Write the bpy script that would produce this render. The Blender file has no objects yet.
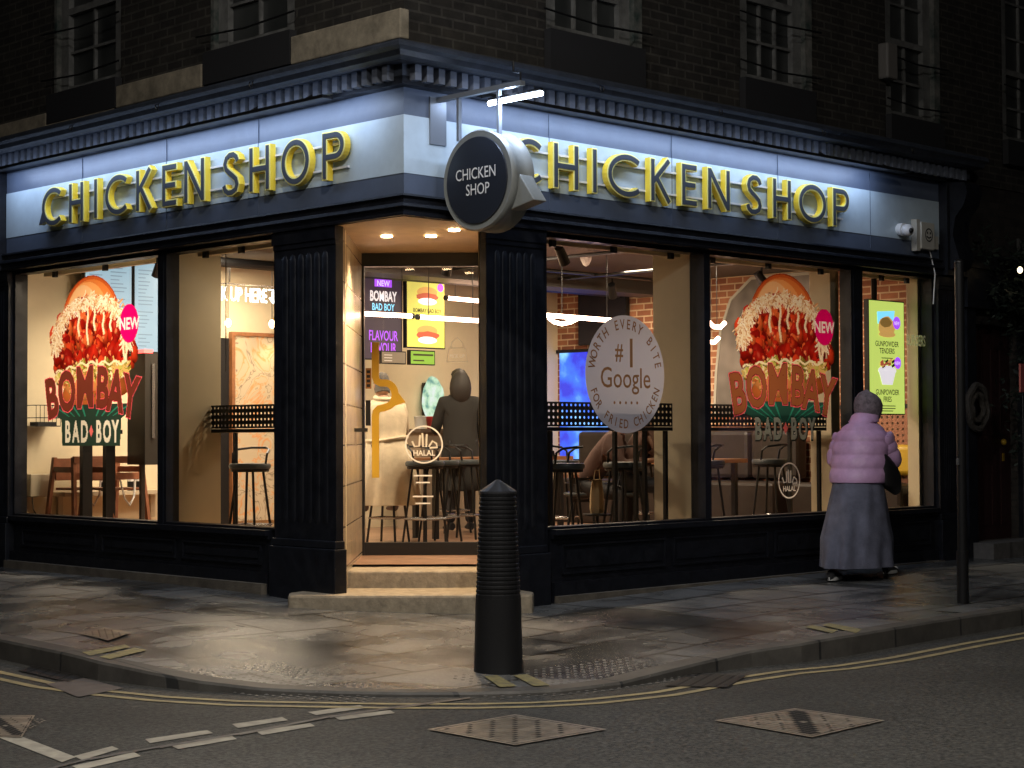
import bpy, bmesh, math, random
from mathutils import Vector, Matrix
random.seed(7)
S = bpy.context.scene
C = S.collection
# ---------------------------------------------------------------- camera
cam_d = bpy.data.cameras.new('camera'); cam = bpy.data.objects.new('camera', cam_d); C.objects.link(cam)
_r = Vector((0.71308223, -0.70106771, -0.00421752)); _u = Vector((-0.01774818, -0.0240655, 0.99955283)); _f = Vector((0.70085571, 0.71268851, 0.02960335))
m = Matrix((( _r.x, _u.x, -_f.x, -8.4396), (_r.y, _u.y, -_f.y, -9.6895), (_r.z, _u.z, -_f.z, 1.3), (0, 0, 0, 1)))
cam.matrix_world = m
cam_d.sensor_width = 36; cam_d.lens = 1777/1024*36; cam_d.clip_end = 500; cam_d.clip_start = .05
S.camera = cam
# ---------------------------------------------------------------- world: night sky
W = bpy.data.worlds.new('World'); S.world = W; W.use_nodes = True
nt = W.node_tree; bg = nt.nodes['Background']
sky = nt.nodes.new('ShaderNodeTexSky'); sky.sky_type = 'NISHITA'; sky.sun_disc = False
sky.sun_elevation = math.radians(-4); sky.sun_rotation = math.radians(200)
nt.links.new(sky.outputs[0], bg.inputs[0]); bg.inputs[1].default_value = 0.06
S.view_settings.view_transform = 'Standard'; S.view_settings.look = 'None'; S.view_settings.exposure = .3; S.view_settings.gamma = 1
S.view_settings.use_curve_mapping = False
S.cycles.max_bounces = 7; S.cycles.diffuse_bounces = 4; S.cycles.transparent_max_bounces = 14; S.cycles.sample_clamp_indirect = 4
S.cycles.use_denoising = True; S.cycles.blur_glossy = 1.0; S.cycles.caustics_reflective = False; S.cycles.caustics_refractive = False

def light(name, kind, loc, target, power, color, size=.1, size_y=None, spot=60, blend=.5, parent=None):
    d = bpy.data.lights.new(name, kind); d.energy = power; d.color = color
    if kind == 'AREA':
        d.size = size
        if size_y: d.shape = 'RECTANGLE'; d.size_y = size_y
        else: d.shape = 'DISK'
    else: d.shadow_soft_size = size
    if kind == 'SPOT': d.spot_size = math.radians(spot); d.spot_blend = blend
    if name in ('spot_light', 'ceiling_fill_light'): d.energy *= 1.6
    o = bpy.data.objects.new(name, d); C.objects.link(o)
    o.location = loc
    v = Vector(target)-Vector(loc); o.rotation_euler = v.to_track_quat('-Z', 'Y').to_euler()
    if parent: o.parent = parent; o.location = Vector(loc)-parent.location
    return o

WARM = (1, .72, .42); CREAM = (1, .81, .57); BLUE = (.56, .71, 1)
# ---------------------------------------------------------------- materials
MATS = {}
def mat(name, col, rough=.6, metal=0, noise=0, nscale=8, bump=0, bscale=60, emit=0, ecol=None, spec=.5, translucent=0, rvar=0, col2=None, detail=4, coat=0):
    if name in MATS: return MATS[name]
    M = bpy.data.materials.new(name); M.use_nodes = True; t = M.node_tree; b = t.nodes['Principled BSDF']
    b.inputs['Base Color'].default_value = (*col, 1); b.inputs['Roughness'].default_value = rough; b.inputs['Metallic'].default_value = metal
    b.inputs['Specular IOR Level'].default_value = spec; b.inputs['Coat Weight'].default_value = coat
    tc = t.nodes.new('ShaderNodeTexCoord')
    if noise or col2 or rvar:
        n = t.nodes.new('ShaderNodeTexNoise'); n.inputs['Scale'].default_value = nscale; n.inputs['Detail'].default_value = detail; n.inputs['Roughness'].default_value = .65
        t.links.new(tc.outputs['Object'], n.inputs['Vector'])
        if noise or col2:
            r = t.nodes.new('ShaderNodeValToRGB'); r.color_ramp.elements[0].position = .3; r.color_ramp.elements[1].position = .7
            c2 = col2 or tuple(min(1, c*(1+noise)) for c in col); c1 = col if col2 else tuple(c*(1-noise) for c in col)
            r.color_ramp.elements[0].color = (*c1, 1); r.color_ramp.elements[1].color = (*c2, 1)
            t.links.new(n.outputs['Fac'], r.inputs['Fac']); t.links.new(r.outputs['Color'], b.inputs['Base Color'])
        if rvar:
            n2 = t.nodes.new('ShaderNodeTexNoise'); n2.inputs['Scale'].default_value = nscale*.6; n2.inputs['Detail'].default_value = 6
            t.links.new(tc.outputs['Object'], n2.inputs['Vector'])
            mr = t.nodes.new('ShaderNodeMapRange'); mr.inputs[1].default_value = .35; mr.inputs[2].default_value = .65
            mr.inputs[3].default_value = max(0.05, rough-rvar); mr.inputs[4].default_value = min(1, rough+rvar)
            t.links.new(n2.outputs['Fac'], mr.inputs[0]); t.links.new(mr.outputs[0], b.inputs['Roughness'])
    if bump:
        n3 = t.nodes.new('ShaderNodeTexNoise'); n3.inputs['Scale'].default_value = bscale; n3.inputs['Detail'].default_value = 5
        t.links.new(tc.outputs['Object'], n3.inputs['Vector'])
        bp = t.nodes.new('ShaderNodeBump'); bp.inputs['Strength'].default_value = bump; bp.inputs['Distance'].default_value = .01
        t.links.new(n3.outputs['Fac'], bp.inputs['Height']); t.links.new(bp.outputs[0], b.inputs['Normal'])
    if emit:
        b.inputs['Emission Color'].default_value = (*(ecol or col), 1); b.inputs['Emission Strength'].default_value = emit
    if translucent:
        tr = t.nodes.new('ShaderNodeBsdfTranslucent'); tr.inputs[0].default_value = (*col, 1)
        if b.inputs['Base Color'].links: t.links.new(b.inputs['Base Color'].links[0].from_socket, tr.inputs[0])
        mx = t.nodes.new('ShaderNodeMixShader'); mx.inputs[0].default_value = translucent
        out = t.nodes['Material Output']; t.links.new(b.outputs[0], mx.inputs[1]); t.links.new(tr.outputs[0], mx.inputs[2]); t.links.new(mx.outputs[0], out.inputs['Surface'])
    MATS[name] = M; return M

def brick_mat(name, c1, c2, mortar, bw=.225, bh=.075, ms=.01, rough=.85, mode='wall', bump=.4, noise=.35, offset=.5, bias=0):
    M = bpy.data.materials.new(name); M.use_nodes = True; t = M.node_tree; b = t.nodes['Principled BSDF']
    tc = t.nodes.new('ShaderNodeTexCoord'); sp = t.nodes.new('ShaderNodeSeparateXYZ'); cb = t.nodes.new('ShaderNodeCombineXYZ')
    t.links.new(tc.outputs['Object'], sp.inputs[0])
    if mode == 'wall':
        ad = t.nodes.new('ShaderNodeMath'); ad.operation = 'ADD'
        t.links.new(sp.outputs['X'], ad.inputs[0]); t.links.new(sp.outputs['Y'], ad.inputs[1]); t.links.new(ad.outputs[0], cb.inputs['X']); t.links.new(sp.outputs['Z'], cb.inputs['Y'])
    else:
        t.links.new(sp.outputs['X'], cb.inputs['X']); t.links.new(sp.outputs['Y'], cb.inputs['Y'])
    br = t.nodes.new('ShaderNodeTexBrick'); br.offset = offset
    br.inputs['Color1'].default_value = (*c1, 1); br.inputs['Color2'].default_value = (*c2, 1); br.inputs['Mortar'].default_value = (*mortar, 1)
    br.inputs['Scale'].default_value = 1; br.inputs['Mortar Size'].default_value = ms; br.inputs['Brick Width'].default_value = bw; br.inputs['Row Height'].default_value = bh
    br.inputs['Mortar Smooth'].default_value = .2; br.inputs['Bias'].default_value = bias
    t.links.new(cb.outputs[0], br.inputs['Vector'])
    n = t.nodes.new('ShaderNodeTexNoise'); n.inputs['Scale'].default_value = 5; n.inputs['Detail'].default_value = 8; n.inputs['Roughness'].default_value = .7
    t.links.new(tc.outputs['Object'], n.inputs['Vector'])
    mr = t.nodes.new('ShaderNodeMapRange'); mr.inputs[1].default_value = .3; mr.inputs[2].default_value = .7; mr.inputs[3].default_value = 1-noise; mr.inputs[4].default_value = 1+noise
    t.links.new(n.outputs['Fac'], mr.inputs[0])
    mu = t.nodes.new('ShaderNodeVectorMath'); mu.operation = 'SCALE'
    t.links.new(br.outputs['Color'], mu.inputs[0]); t.links.new(mr.outputs[0], mu.inputs['Scale']); t.links.new(mu.outputs[0], b.inputs['Base Color'])
    b.inputs['Roughness'].default_value = rough
    bp = t.nodes.new('ShaderNodeBump'); bp.invert = True; bp.inputs['Strength'].default_value = bump; bp.inputs['Distance'].default_value = .006
    t.links.new(br.outputs['Fac'], bp.inputs['Height']); t.links.new(bp.outputs[0], b.inputs['Normal'])
    MATS[name] = M; return M

def glass_mat(name, tint=(1, 1, 1), refl=1.0):
    M = bpy.data.materials.new(name); M.use_nodes = True; t = M.node_tree; t.nodes.remove(t.nodes['Principled BSDF'])
    tr = t.nodes.new('ShaderNodeBsdfTransparent'); tr.inputs[0].default_value = (*tint, 1)
    gl = t.nodes.new('ShaderNodeBsdfGlossy'); gl.inputs['Roughness'].default_value = .02
    fr = t.nodes.new('ShaderNodeFresnel'); fr.inputs[0].default_value = 1.45
    mu = t.nodes.new('ShaderNodeMath'); mu.operation = 'MULTIPLY'; mu.inputs[1].default_value = refl
    mx = t.nodes.new('ShaderNodeMixShader'); t.links.new(fr.outputs[0], mu.inputs[0]); t.links.new(mu.outputs[0], mx.inputs[0])
    t.links.new(tr.outputs[0], mx.inputs[1]); t.links.new(gl.outputs[0], mx.inputs[2]); t.links.new(mx.outputs[0], t.nodes['Material Output'].inputs['Surface'])
    MATS[name] = M; return M

BLACK = mat('black gloss paint', (.008, .009, .013), .46, noise=.35, nscale=12, bump=.12, bscale=25, rvar=.12, spec=.3)
BLACKM = mat('black metal', (.012, .012, .013), .4, .3)
BLACKW = mat('black matt', (.015, .015, .017), .7)
PANELW = mat('fascia pale panel', (.48, .57, .63), .45, noise=.13, nscale=2.2, detail=9, bump=.15, bscale=6)
PANELD = mat('fascia slate panel', (.085, .105, .15), .45, noise=.1, nscale=4)
CORN = mat('cornice blue grey paint', (.035, .042, .058), .5, noise=.35, nscale=9, bump=.3, bscale=30)
YEL = mat('letter yellow', (.85, .62, .05), .4)
RIM = mat('letter rim', (.95, .86, .30), .4)
LFACE = mat('letter charcoal face', (.06, .068, .082), .35)
BRK = brick_mat('soot dark brick', (.022, .019, .015), (.012, .010, .009), (.040, .036, .030), noise=.6, bump=.7)
BRKI = brick_mat('warm interior brick', (.42, .17, .085), (.25, .09, .05), (.62, .44, .28), bw=.23, bh=.076, ms=.009, noise=.2)
BRKN = brick_mat('neighbour brick', (.03, .024, .02), (.02, .016, .014), (.02, .018, .016), noise=.5)
STONE = mat('weathered stone', (.24, .205, .15), .85, noise=.4, nscale=6, bump=.8, bscale=14)
STEP = mat('step stone', (.30, .25, .18), .7, noise=.3, nscale=14, bump=.4, bscale=50, rvar=.15)
WHITEP = mat('old white paint', (.13, .13, .125), .6, noise=.35, nscale=7, bump=.2, bscale=30)
DGLASS = mat('dark window pane', (.012, .013, .014), .08, spec=.6)
CREAMW = mat('cream plaster', (.72, .62, .43), .7, noise=.06, nscale=2)
CEIL = mat('dark ceiling', (.09, .07, .055), .8)
GLASS = glass_mat('shop glass'); GLASSD = glass_mat('door glass', (.96, .96, .94), 1.3)
TILE = brick_mat('porch tile', (.42, .35, .26), (.37, .31, .23), (.09, .08, .065), bw=.62, bh=.31, ms=.006, rough=.25, noise=.12, offset=0, bump=.3)
FLOORM = brick_mat('shop floor tile', (.34, .20, .13), (.28, .16, .10), (.12, .08, .06), bw=.3, bh=.3, ms=.006, rough=.3, mode='floor', noise=.15, offset=0)
WOOD = mat('warm wood', (.28, .12, .05), .4, noise=.3, nscale=7)
WOODC = mat('high chair wood', (.26, .10, .05), .45, noise=.25, nscale=9)
SEATC = mat('pale seat vinyl', (.55, .50, .40), .5)
SEATD = mat('dark seat vinyl', (.05, .06, .065), .4)
CHROME = mat('brushed steel', (.55, .55, .56), .25, .9)
BRASS = mat('brass handle', (.50, .31, .03), .35, .2)
WHITE = mat('white', (.8, .8, .8), .5)
TUBE = mat('pink white tube', (1, .75, .6), .5, emit=14, ecol=(1, .60, .42))
LEDW = mat('cold tube', (.9, .95, 1), .5, emit=28, ecol=(.66, .78, 1))
LAMPE = mat('downlight glow', (1, .8, .5), .5, emit=30, ecol=(1, .72, .4))

# ---------------------------------------------------------------- mesh helpers
class Fr:                                   # a drawing frame: u along, z up, n outward
    def __init__(s, o, u, n): s.o = Vector(o); s.u = Vector(u).normalized(); s.n = Vector(n).normalized()
    def p(s, u, v, d=0): return s.o + s.u*u + Vector((0, 0, v)) + s.n*d
FR = Fr((0, 0, 0), (1, 0, 0), (0, -1, 0))
FL = Fr((0, 0, 0), (0, -1, 0), (-1, 0, 0))
R2 = math.sqrt(.5)
FD = Fr((2.57*R2, 2.57*R2, 0), (R2, -R2, 0), (-R2, -R2, 0))
def qr(q, r, z=0): return Vector((q*R2+r*R2, -q*R2+r*R2, z))

class FrS:                                  # the same frame, stretched about a centre
    def __init__(s, F, cu, cv, su, sv): s.F = F; s.c = (cu, cv, su, sv); s.n = F.n; s.u = F.u
    def p(s, u, v, d=0): cu, cv, su, sv = s.c; return s.F.p(cu+(u-cu)*su, cv+(v-cv)*sv, d)
class MB:
    def __init__(s): s.v = []; s.f = []; s.mi = []; s.mats = []
    def face(s, pts, m=None):
        i = len(s.v); s.v += [Vector(p) for p in pts]; s.f.append(tuple(range(i, i+len(pts)))); s.mi.append(s.slot(m))
    def slot(s, m):
        if m is None: return 0
        if m not in s.mats: s.mats.append(m)
        return s.mats.index(m)
    def grid(s, rows, m=None, closed=False, cap=False):
        n = len(rows[0]); i = len(s.v); k = s.slot(m)
        for r in rows: s.v += [Vector(p) for p in r]
        for a in range(len(rows)-1):
            for b in range(n if closed else n-1):
                c = (b+1) % n
                s.f.append((i+a*n+b, i+a*n+c, i+(a+1)*n+c, i+(a+1)*n+b)); s.mi.append(k)
        if cap:
            s.f.append(tuple(i+j for j in range(n))[::-1]); s.mi.append(k)
            s.f.append(tuple(i+(len(rows)-1)*n+j for j in range(n))); s.mi.append(k)
    def hexa(s, P, m=None):
        i = len(s.v); s.v += [Vector(p) for p in P]; k = s.slot(m)
        for f in ((0,1,2,3),(7,6,5,4),(0,4,5,1),(1,5,6,2),(2,6,7,3),(3,7,4,0)): s.f.append(tuple(i+j for j in f)); s.mi.append(k)
    def box(s, x0, x1, y0, y1, z0, z1, m=None):
        s.hexa([(x0,y0,z0),(x1,y0,z0),(x1,y1,z0),(x0,y1,z0),(x0,y0,z1),(x1,y0,z1),(x1,y1,z1),(x0,y1,z1)], m)
    def fbox(s, F, u0, u1, v0, v1, d0, d1, m=None):
        s.hexa([F.p(u0,v0,d0),F.p(u1,v0,d0),F.p(u1,v0,d1),F.p(u0,v0,d1),F.p(u0,v1,d0),F.p(u1,v1,d0),F.p(u1,v1,d1),F.p(u0,v1,d1)], m)
    def prism(s, pts, off, m=None):          # polygon extruded by vector off
        off = Vector(off); a = [Vector(p) for p in pts]; s.grid([a, [p+off for p in a]], m, closed=True, cap=True)
    def cyl(s, a, b, r0, r1=None, n=10, m=None):
        a = Vector(a); b = Vector(b); r1 = r0 if r1 is None else r1; d = (b-a).normalized()
        x = d.orthogonal().normalized(); y = d.cross(x)
        s.grid([[a+(x*math.cos(t)+y*math.sin(t))*r0 for t in [6.28318*k/n for k in range(n)]], [b+(x*math.cos(t)+y*math.sin(t))*r1 for t in [6.28318*k/n for k in range(n)]]], m, True, True)
    def tube(s, pts, r, n=8, m=None, closed=False):
        pts = [Vector(p) for p in pts]; rows = []; N = len(pts); x = None
        for i, p in enumerate(pts):
            a = pts[(i-1) % N] if (closed or i > 0) else p; b = pts[(i+1) % N] if (closed or i < N-1) else p
            d = (b-a).normalized()
            x = d.orthogonal().normalized() if x is None else (x-d*x.dot(d)).normalized()
            y = d.cross(x); rr = r[i] if isinstance(r, (list, tuple)) else r
            rows.append([p+(x*math.cos(t)+y*math.sin(t))*rr for t in [6.28318*k/n for k in range(n)]])
        if closed: rows.append(rows[0]); s.grid(rows, m, True)
        else: s.grid(rows, m, True, True)
    def lathe(s, c, prof, n=20, m=None, axis=None, cap=True):
        c = Vector(c); ax = Vector(axis or (0, 0, 1)).normalized(); x = ax.orthogonal().normalized() if axis else Vector((1, 0, 0)); y = ax.cross(x)
        s.grid([[c+ax*h+(x*math.cos(t)+y*math.sin(t))*r for t in [6.28318*k/n for k in range(n)]] for r, h in prof], m, True, cap)
    def ell(s, c, rx, ry, rz, nu=14, nv=9, m=None, rot=None):
        c = Vector(c); rows = []
        for j in range(nv+1):
            a = -math.pi/2+math.pi*j/nv; ca = max(math.cos(a), .02)
            row = [Vector((rx*ca*math.cos(6.28318*k/nu), ry*ca*math.sin(6.28318*k/nu), rz*math.sin(a))) for k in range(nu)]
            if rot: row = [rot @ p for p in row]
            rows.append([c+p for p in row])
        s.grid(rows, m, True, True)
    def build(s, name, m=None, parent=None, smooth=False, kind=None, bevel=0, local=False):
        me = bpy.data.meshes.new(name)
        off = Vector((0, 0, 0))
        if parent is not None and not local:
            q = parent
            while q is not None: off = off+q.location; q = q.parent
        me.from_pydata([tuple(v-off) for v in s.v], [], s.f)
        ms = s.mats if s.mats else [m or BLACK]
        for x in ms: me.materials.append(x)
        if s.mats: me.polygons.foreach_set('material_index', s.mi)
        b = bmesh.new(); b.from_mesh(me); bmesh.ops.recalc_face_normals(b, faces=b.faces); b.to_mesh(me); b.free()
        if smooth:
            me.polygons.foreach_set('use_smooth', [True]*len(me.polygons))
            try: me.set_sharp_from_angle(angle=math.radians(42))
            except Exception: pass
        o = bpy.data.objects.new(name, me); C.objects.link(o)
        if parent is not None: o.parent = parent
        if kind: o['kind'] = kind
        if bevel:
            bv = o.modifiers.new('bevel', 'BEVEL'); bv.width = bevel; bv.segments = 2; bv.limit_method = 'ANGLE'; bv.angle_limit = math.radians(40)
        return o
def thing(name, label, cat, loc=(0, 0, 0), group=None):
    o = bpy.data.objects.new(name, None); C.objects.link(o); o.location = loc; o.empty_display_size = .1
    o['label'] = label; o['category'] = cat
    if group: o['group'] = group
    return o
def tag(o, label, cat, group=None):
    o['label'] = label; o['category'] = cat
    if group: o['group'] = group
    return o
def copy_tree(o, parent=None, loc=None, rz=None, label=None, group=None):
    c = o.copy(); C.objects.link(c); c.parent = parent
    if loc is not None: c.location = loc
    if rz is not None: c.rotation_euler = (0, 0, rz)
    if label: c['label'] = label
    if group: c['group'] = group
    for ch in list(o.children): copy_tree(ch, c)
    return c

def text_polys(body, size=1, bold=0, extrude=0, sx=1, align='CENTER', spacing=1):
    cu = bpy.data.curves.new('t', 'FONT'); cu.body = body; cu.size = size; cu.offset = bold*size; cu.extrude = extrude; cu.align_x = align; cu.space_character = spacing
    cu.resolution_u = 3
    o = bpy.data.objects.new('t', cu); C.objects.link(o)
    dg = bpy.context.evaluated_depsgraph_get(); dg.update(); me = bpy.data.meshes.new_from_object(o.evaluated_get(dg))
    V = [(v.co.x*sx, v.co.y, v.co.z) for v in me.vertices]; Fc = [tuple(p.vertices) for p in me.polygons]
    bpy.data.objects.remove(o); bpy.data.curves.remove(cu); bpy.data.meshes.remove(me)
    return V, Fc
def add_text(mb, F, body, cu_, cv, size, d, m, bold=0, sx=1, align='CENTER', rot=0, thick=0, spacing=1, mirror=False):
    V, Fc = text_polys(body, size, bold, thick/2, sx, align, spacing)
    i = len(mb.v); k = mb.slot(m); cr, sr = math.cos(rot), math.sin(rot)
    for x, y, z in V:
        if mirror: x = -x
        mb.v.append(F.p(cu_+x*cr-y*sr, cv+x*sr+y*cr, d+z))
    for f in Fc: mb.f.append(tuple(i+j for j in f)); mb.mi.append(k)
def arc_text(mb, F, body, cu_, cv, r, a0, a1, size, d, m, bold=0, top=True, sx=1):
    n = len(body)
    for i, ch in enumerate(body):
        a = a0+(a1-a0)*i/(n-1)
        if ch == ' ': continue
        rad = math.radians(a)
        add_text(mb, F, ch, cu_+r*math.cos(rad), cv+r*math.sin(rad), size, d, m, bold, sx, rot=rad-math.pi/2 if top else rad+math.pi/2)

def poly(mb, F, pts, d, m): mb.face([F.p(u, v, d) for u, v in pts], m)
def disc(mb, F, cu_, cv, ru, rv, d, m, n=36, wob=0, rot=0):
    P = []
    for k in range(n):
        a = 6.28318*k/n; w = 1+(random.uniform(-wob, wob) if wob else 0); x, y = ru*w*math.cos(a), rv*w*math.sin(a)
        P.append((cu_+x*math.cos(rot)-y*math.sin(rot), cv+x*math.sin(rot)+y*math.cos(rot)))
    poly(mb, F, P, d, m)
def ring(mb, F, cu_, cv, r0, r1, d, m, n=40, sx=1):
    for k in range(n):
        a, b = 6.28318*k/n, 6.28318*(k+1)/n
        poly(mb, F, [(cu_+r0*math.cos(a)*sx, cv+r0*math.sin(a)), (cu_+r1*math.cos(a)*sx, cv+r1*math.sin(a)), (cu_+r1*math.cos(b)*sx, cv+r1*math.sin(b)), (cu_+r0*math.cos(b)*sx, cv+r0*math.sin(b))], d, m)

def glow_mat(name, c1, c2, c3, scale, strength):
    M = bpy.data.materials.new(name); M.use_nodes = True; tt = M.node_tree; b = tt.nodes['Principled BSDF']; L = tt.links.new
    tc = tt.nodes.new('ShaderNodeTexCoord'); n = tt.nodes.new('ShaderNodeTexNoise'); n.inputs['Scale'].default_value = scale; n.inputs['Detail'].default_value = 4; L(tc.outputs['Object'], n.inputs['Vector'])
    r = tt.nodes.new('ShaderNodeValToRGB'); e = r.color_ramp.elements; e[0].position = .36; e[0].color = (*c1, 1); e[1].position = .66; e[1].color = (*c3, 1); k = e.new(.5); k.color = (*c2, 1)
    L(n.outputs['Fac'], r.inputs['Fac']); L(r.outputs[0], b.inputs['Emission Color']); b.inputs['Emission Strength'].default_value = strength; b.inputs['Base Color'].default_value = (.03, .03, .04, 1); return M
# ================================================================ THE GROUND
def sm(t): t = max(0, min(1, t)); return t*t*(3-2*t)
def zin(x, y): return .1*sm((y-.2)/2.2)+.05*sm((x-1.0)/4)          # pavement level along the wall
CAMP = Vector((-8.4396, -9.6895, 1.3))
def at(px, py, ax, val):                    # a pixel's ray met with a real plane (measuring only)
    r = _r*(px-512)+_u*(384-py)+_f*1777; i = 'xyz'.index(ax); return CAMP+r*((val-CAMP[i])/r[i])
kerb = [(-2.95, 40), (-2.80, 6.0)]
for px, py, z in ((-60, 629, .0), (0, 640, -.005), (50, 651, -.01), (100, 662, -.02), (150, 672, -.045), (200, 681, -.07), (262, 688, -.09), (330, 691, -.1), (400, 693, -.105), (475, 693, -.105), (520, 692, -.105), (560, 690, -.105), (620, 683, -.1), (660, 675, -.095), (700, 667, -.085), (750, 656, -.06), (800, 647, -.03), (850, 638, -.015), (930, 623, -.005), (1024, 608, -.0)):
    p_ = at(px, py, 'z', z); kerb.append((p_.x, p_.y))
kerb += [(6, -2.75), (40, -2.6)]
wall_ = [(0.4, 40), (.4, 6.0)]+[(.4, y) for y in (3.6, 3.0, 2.4, 1.9, 1.5, 1.2, 1.0, .9, .8, .75)]+[(x, .4) for x in (.5, .75, .85, 1.1, 1.4, 1.9, 2.5, 3.1, 3.8, 4.6)]+[(6.5, .4), (40, .4)]
assert len(wall_) == len(kerb)
def resample(P, n):
    out = []
    for i in range(len(P)-1):
        for k in range(n): t = k/n; out.append((P[i][0]*(1-t)+P[i+1][0]*t, P[i][1]*(1-t)+P[i+1][1]*t))
    return out+[P[-1]]
K = resample(kerb, 3); Wl = resample(wall_, 3)
def zkerb(x, y):
    t = .10*sm((y+2.1)/2.2)+.105*sm((x+1.3)/2.6)
    return -.105+t
mb = MB(); NR = 14; rows = []
for j in range(NR+1):
    t = j/NR; row = []
    for (a, b) in zip(Wl, K):
        x = a[0]*(1-t)+b[0]*t; y = a[1]*(1-t)+b[1]*t
        row.append((x, y, zin(*a)*(1-t)+zkerb(*b)*t + .006*math.sin(3.1*x+1)*math.sin(2.3*y) if 0 < j < NR else (zin(*a) if j == 0 else zkerb(*b))))
    rows.append(row)
mb.grid(rows)
from mathutils.bvhtree import BVHTree
_bv = BVHTree.FromPolygons([tuple(v) for v in mb.v], mb.f)
def pave_z(x, y):
    h = _bv.ray_cast(Vector((x, y, 5)), Vector((0, 0, -1)))
    return h[0].z if h[0] is not None else -.12
def pavement_mat():
    M = bpy.data.materials.new('damp paving'); M.use_nodes = True; t = M.node_tree; b = t.nodes['Principled BSDF']; L = t.links.new
    tc = t.nodes.new('ShaderNodeTexCoord')
    br = t.nodes.new('ShaderNodeTexBrick'); br.offset = .5
    br.inputs['Color1'].default_value = (.132, .134, .134, 1); br.inputs['Color2'].default_value = (.084, .086, .088, 1); br.inputs['Mortar'].default_value = (.018, .016, .014, 1)
    br.inputs['Scale'].default_value = 1; br.inputs['Mortar Size'].default_value = .018; br.inputs['Brick Width'].default_value = .75; br.inputs['Row Height'].default_value = .6
    L(tc.outputs['Object'], br.inputs['Vector'])
    n = t.nodes.new('ShaderNodeTexNoise'); n.inputs['Scale'].default_value = .9; n.inputs['Detail'].default_value = 8; n.inputs['Distortion'].default_value = 1.2; L(tc.outputs['Object'], n.inputs['Vector'])
    mr = t.nodes.new('ShaderNodeMapRange'); mr.inputs[1].default_value = .38; mr.inputs[2].default_value = .62; mr.inputs[3].default_value = .55; mr.inputs[4].default_value = 1.35; L(n.outputs['Fac'], mr.inputs[0])
    f = t.nodes.new('ShaderNodeTexNoise'); f.inputs['Scale'].default_value = 42; f.inputs['Detail'].default_value = 6; f.inputs['Roughness'].default_value = .8; L(tc.outputs['Object'], f.inputs['Vector'])
    mf = t.nodes.new('ShaderNodeMapRange'); mf.inputs[1].default_value = .3; mf.inputs[2].default_value = .7; mf.inputs[3].default_value = .45; mf.inputs[4].default_value = 1.55; L(f.outputs['Fac'], mf.inputs[0])
    mm = t.nodes.new('ShaderNodeMath'); mm.operation = 'MULTIPLY'; L(mr.outputs[0], mm.inputs[0]); L(mf.outputs[0], mm.inputs[1])
    sc = t.nodes.new('ShaderNodeVectorMath'); sc.operation = 'SCALE'; L(br.outputs['Color'], sc.inputs[0]); L(mm.outputs[0], sc.inputs['Scale']); L(sc.outputs[0], b.inputs['Base Color'])
    rr = t.nodes.new('ShaderNodeMapRange'); rr.inputs[1].default_value = .38; rr.inputs[2].default_value = .62; rr.inputs[3].default_value = .13; rr.inputs[4].default_value = .42; L(n.outputs['Fac'], rr.inputs[0]); L(rr.outputs[0], b.inputs['Roughness'])
    bp = t.nodes.new('ShaderNodeBump'); bp.inputs['Strength'].default_value = .5; bp.inputs['Distance'].default_value = .006; L(f.outputs['Fac'], bp.inputs['Height'])
    bq = t.nodes.new('ShaderNodeBump'); bq.invert = True; bq.inputs['Strength'].default_value = .4; bq.inputs['Distance'].default_value = .004; L(br.outputs['Fac'], bq.inputs['Height']); L(bp.outputs[0], bq.inputs['Normal']); L(bq.outputs[0], b.inputs['Normal'])
    return M
PAVE = pavement_mat()
mb.build('pavement', PAVE, kind='structure', smooth=True)
# kerb stones: top flush, face down to the road
KST = brick_mat('kerb granite', (.10, .092, .082), (.07, .065, .058), (.03, .03, .03), bw=.9, bh=5, ms=.012, rough=.6, mode='floor', noise=.35)
def norm2(P, i):
    a = P[max(0, i-1)]; b = P[min(len(P)-1, i+1)]; dx, dy = b[0]-a[0], b[1]-a[1]; l = math.hypot(dx, dy); return (dy/l, -dx/l)   # left of travel... outward to the road
mb = MB(); r0 = []; r1 = []; r2 = []; r3 = []
for i, (x, y) in enumerate(K):
    nx, ny = norm2(K, i); 
    if (nx*(-1)+ny*(-1)) < 0 and i > 3: nx, ny = -nx, -ny
    if i <= 3 and nx > 0: nx, ny = -nx, -ny
    z = zkerb(x, y)
    r0.append((x-nx*.15, y-ny*.15, z+.006)); r1.append((x, y, z+.006)); r2.append((x+nx*.012, y+ny*.012, z-.008)); r3.append((x+nx*.016, y+ny*.016, -.16))
mb.grid([r0, r1, r2, r3]); mb.build('kerb', KST, kind='structure')
ASPH = None
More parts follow.
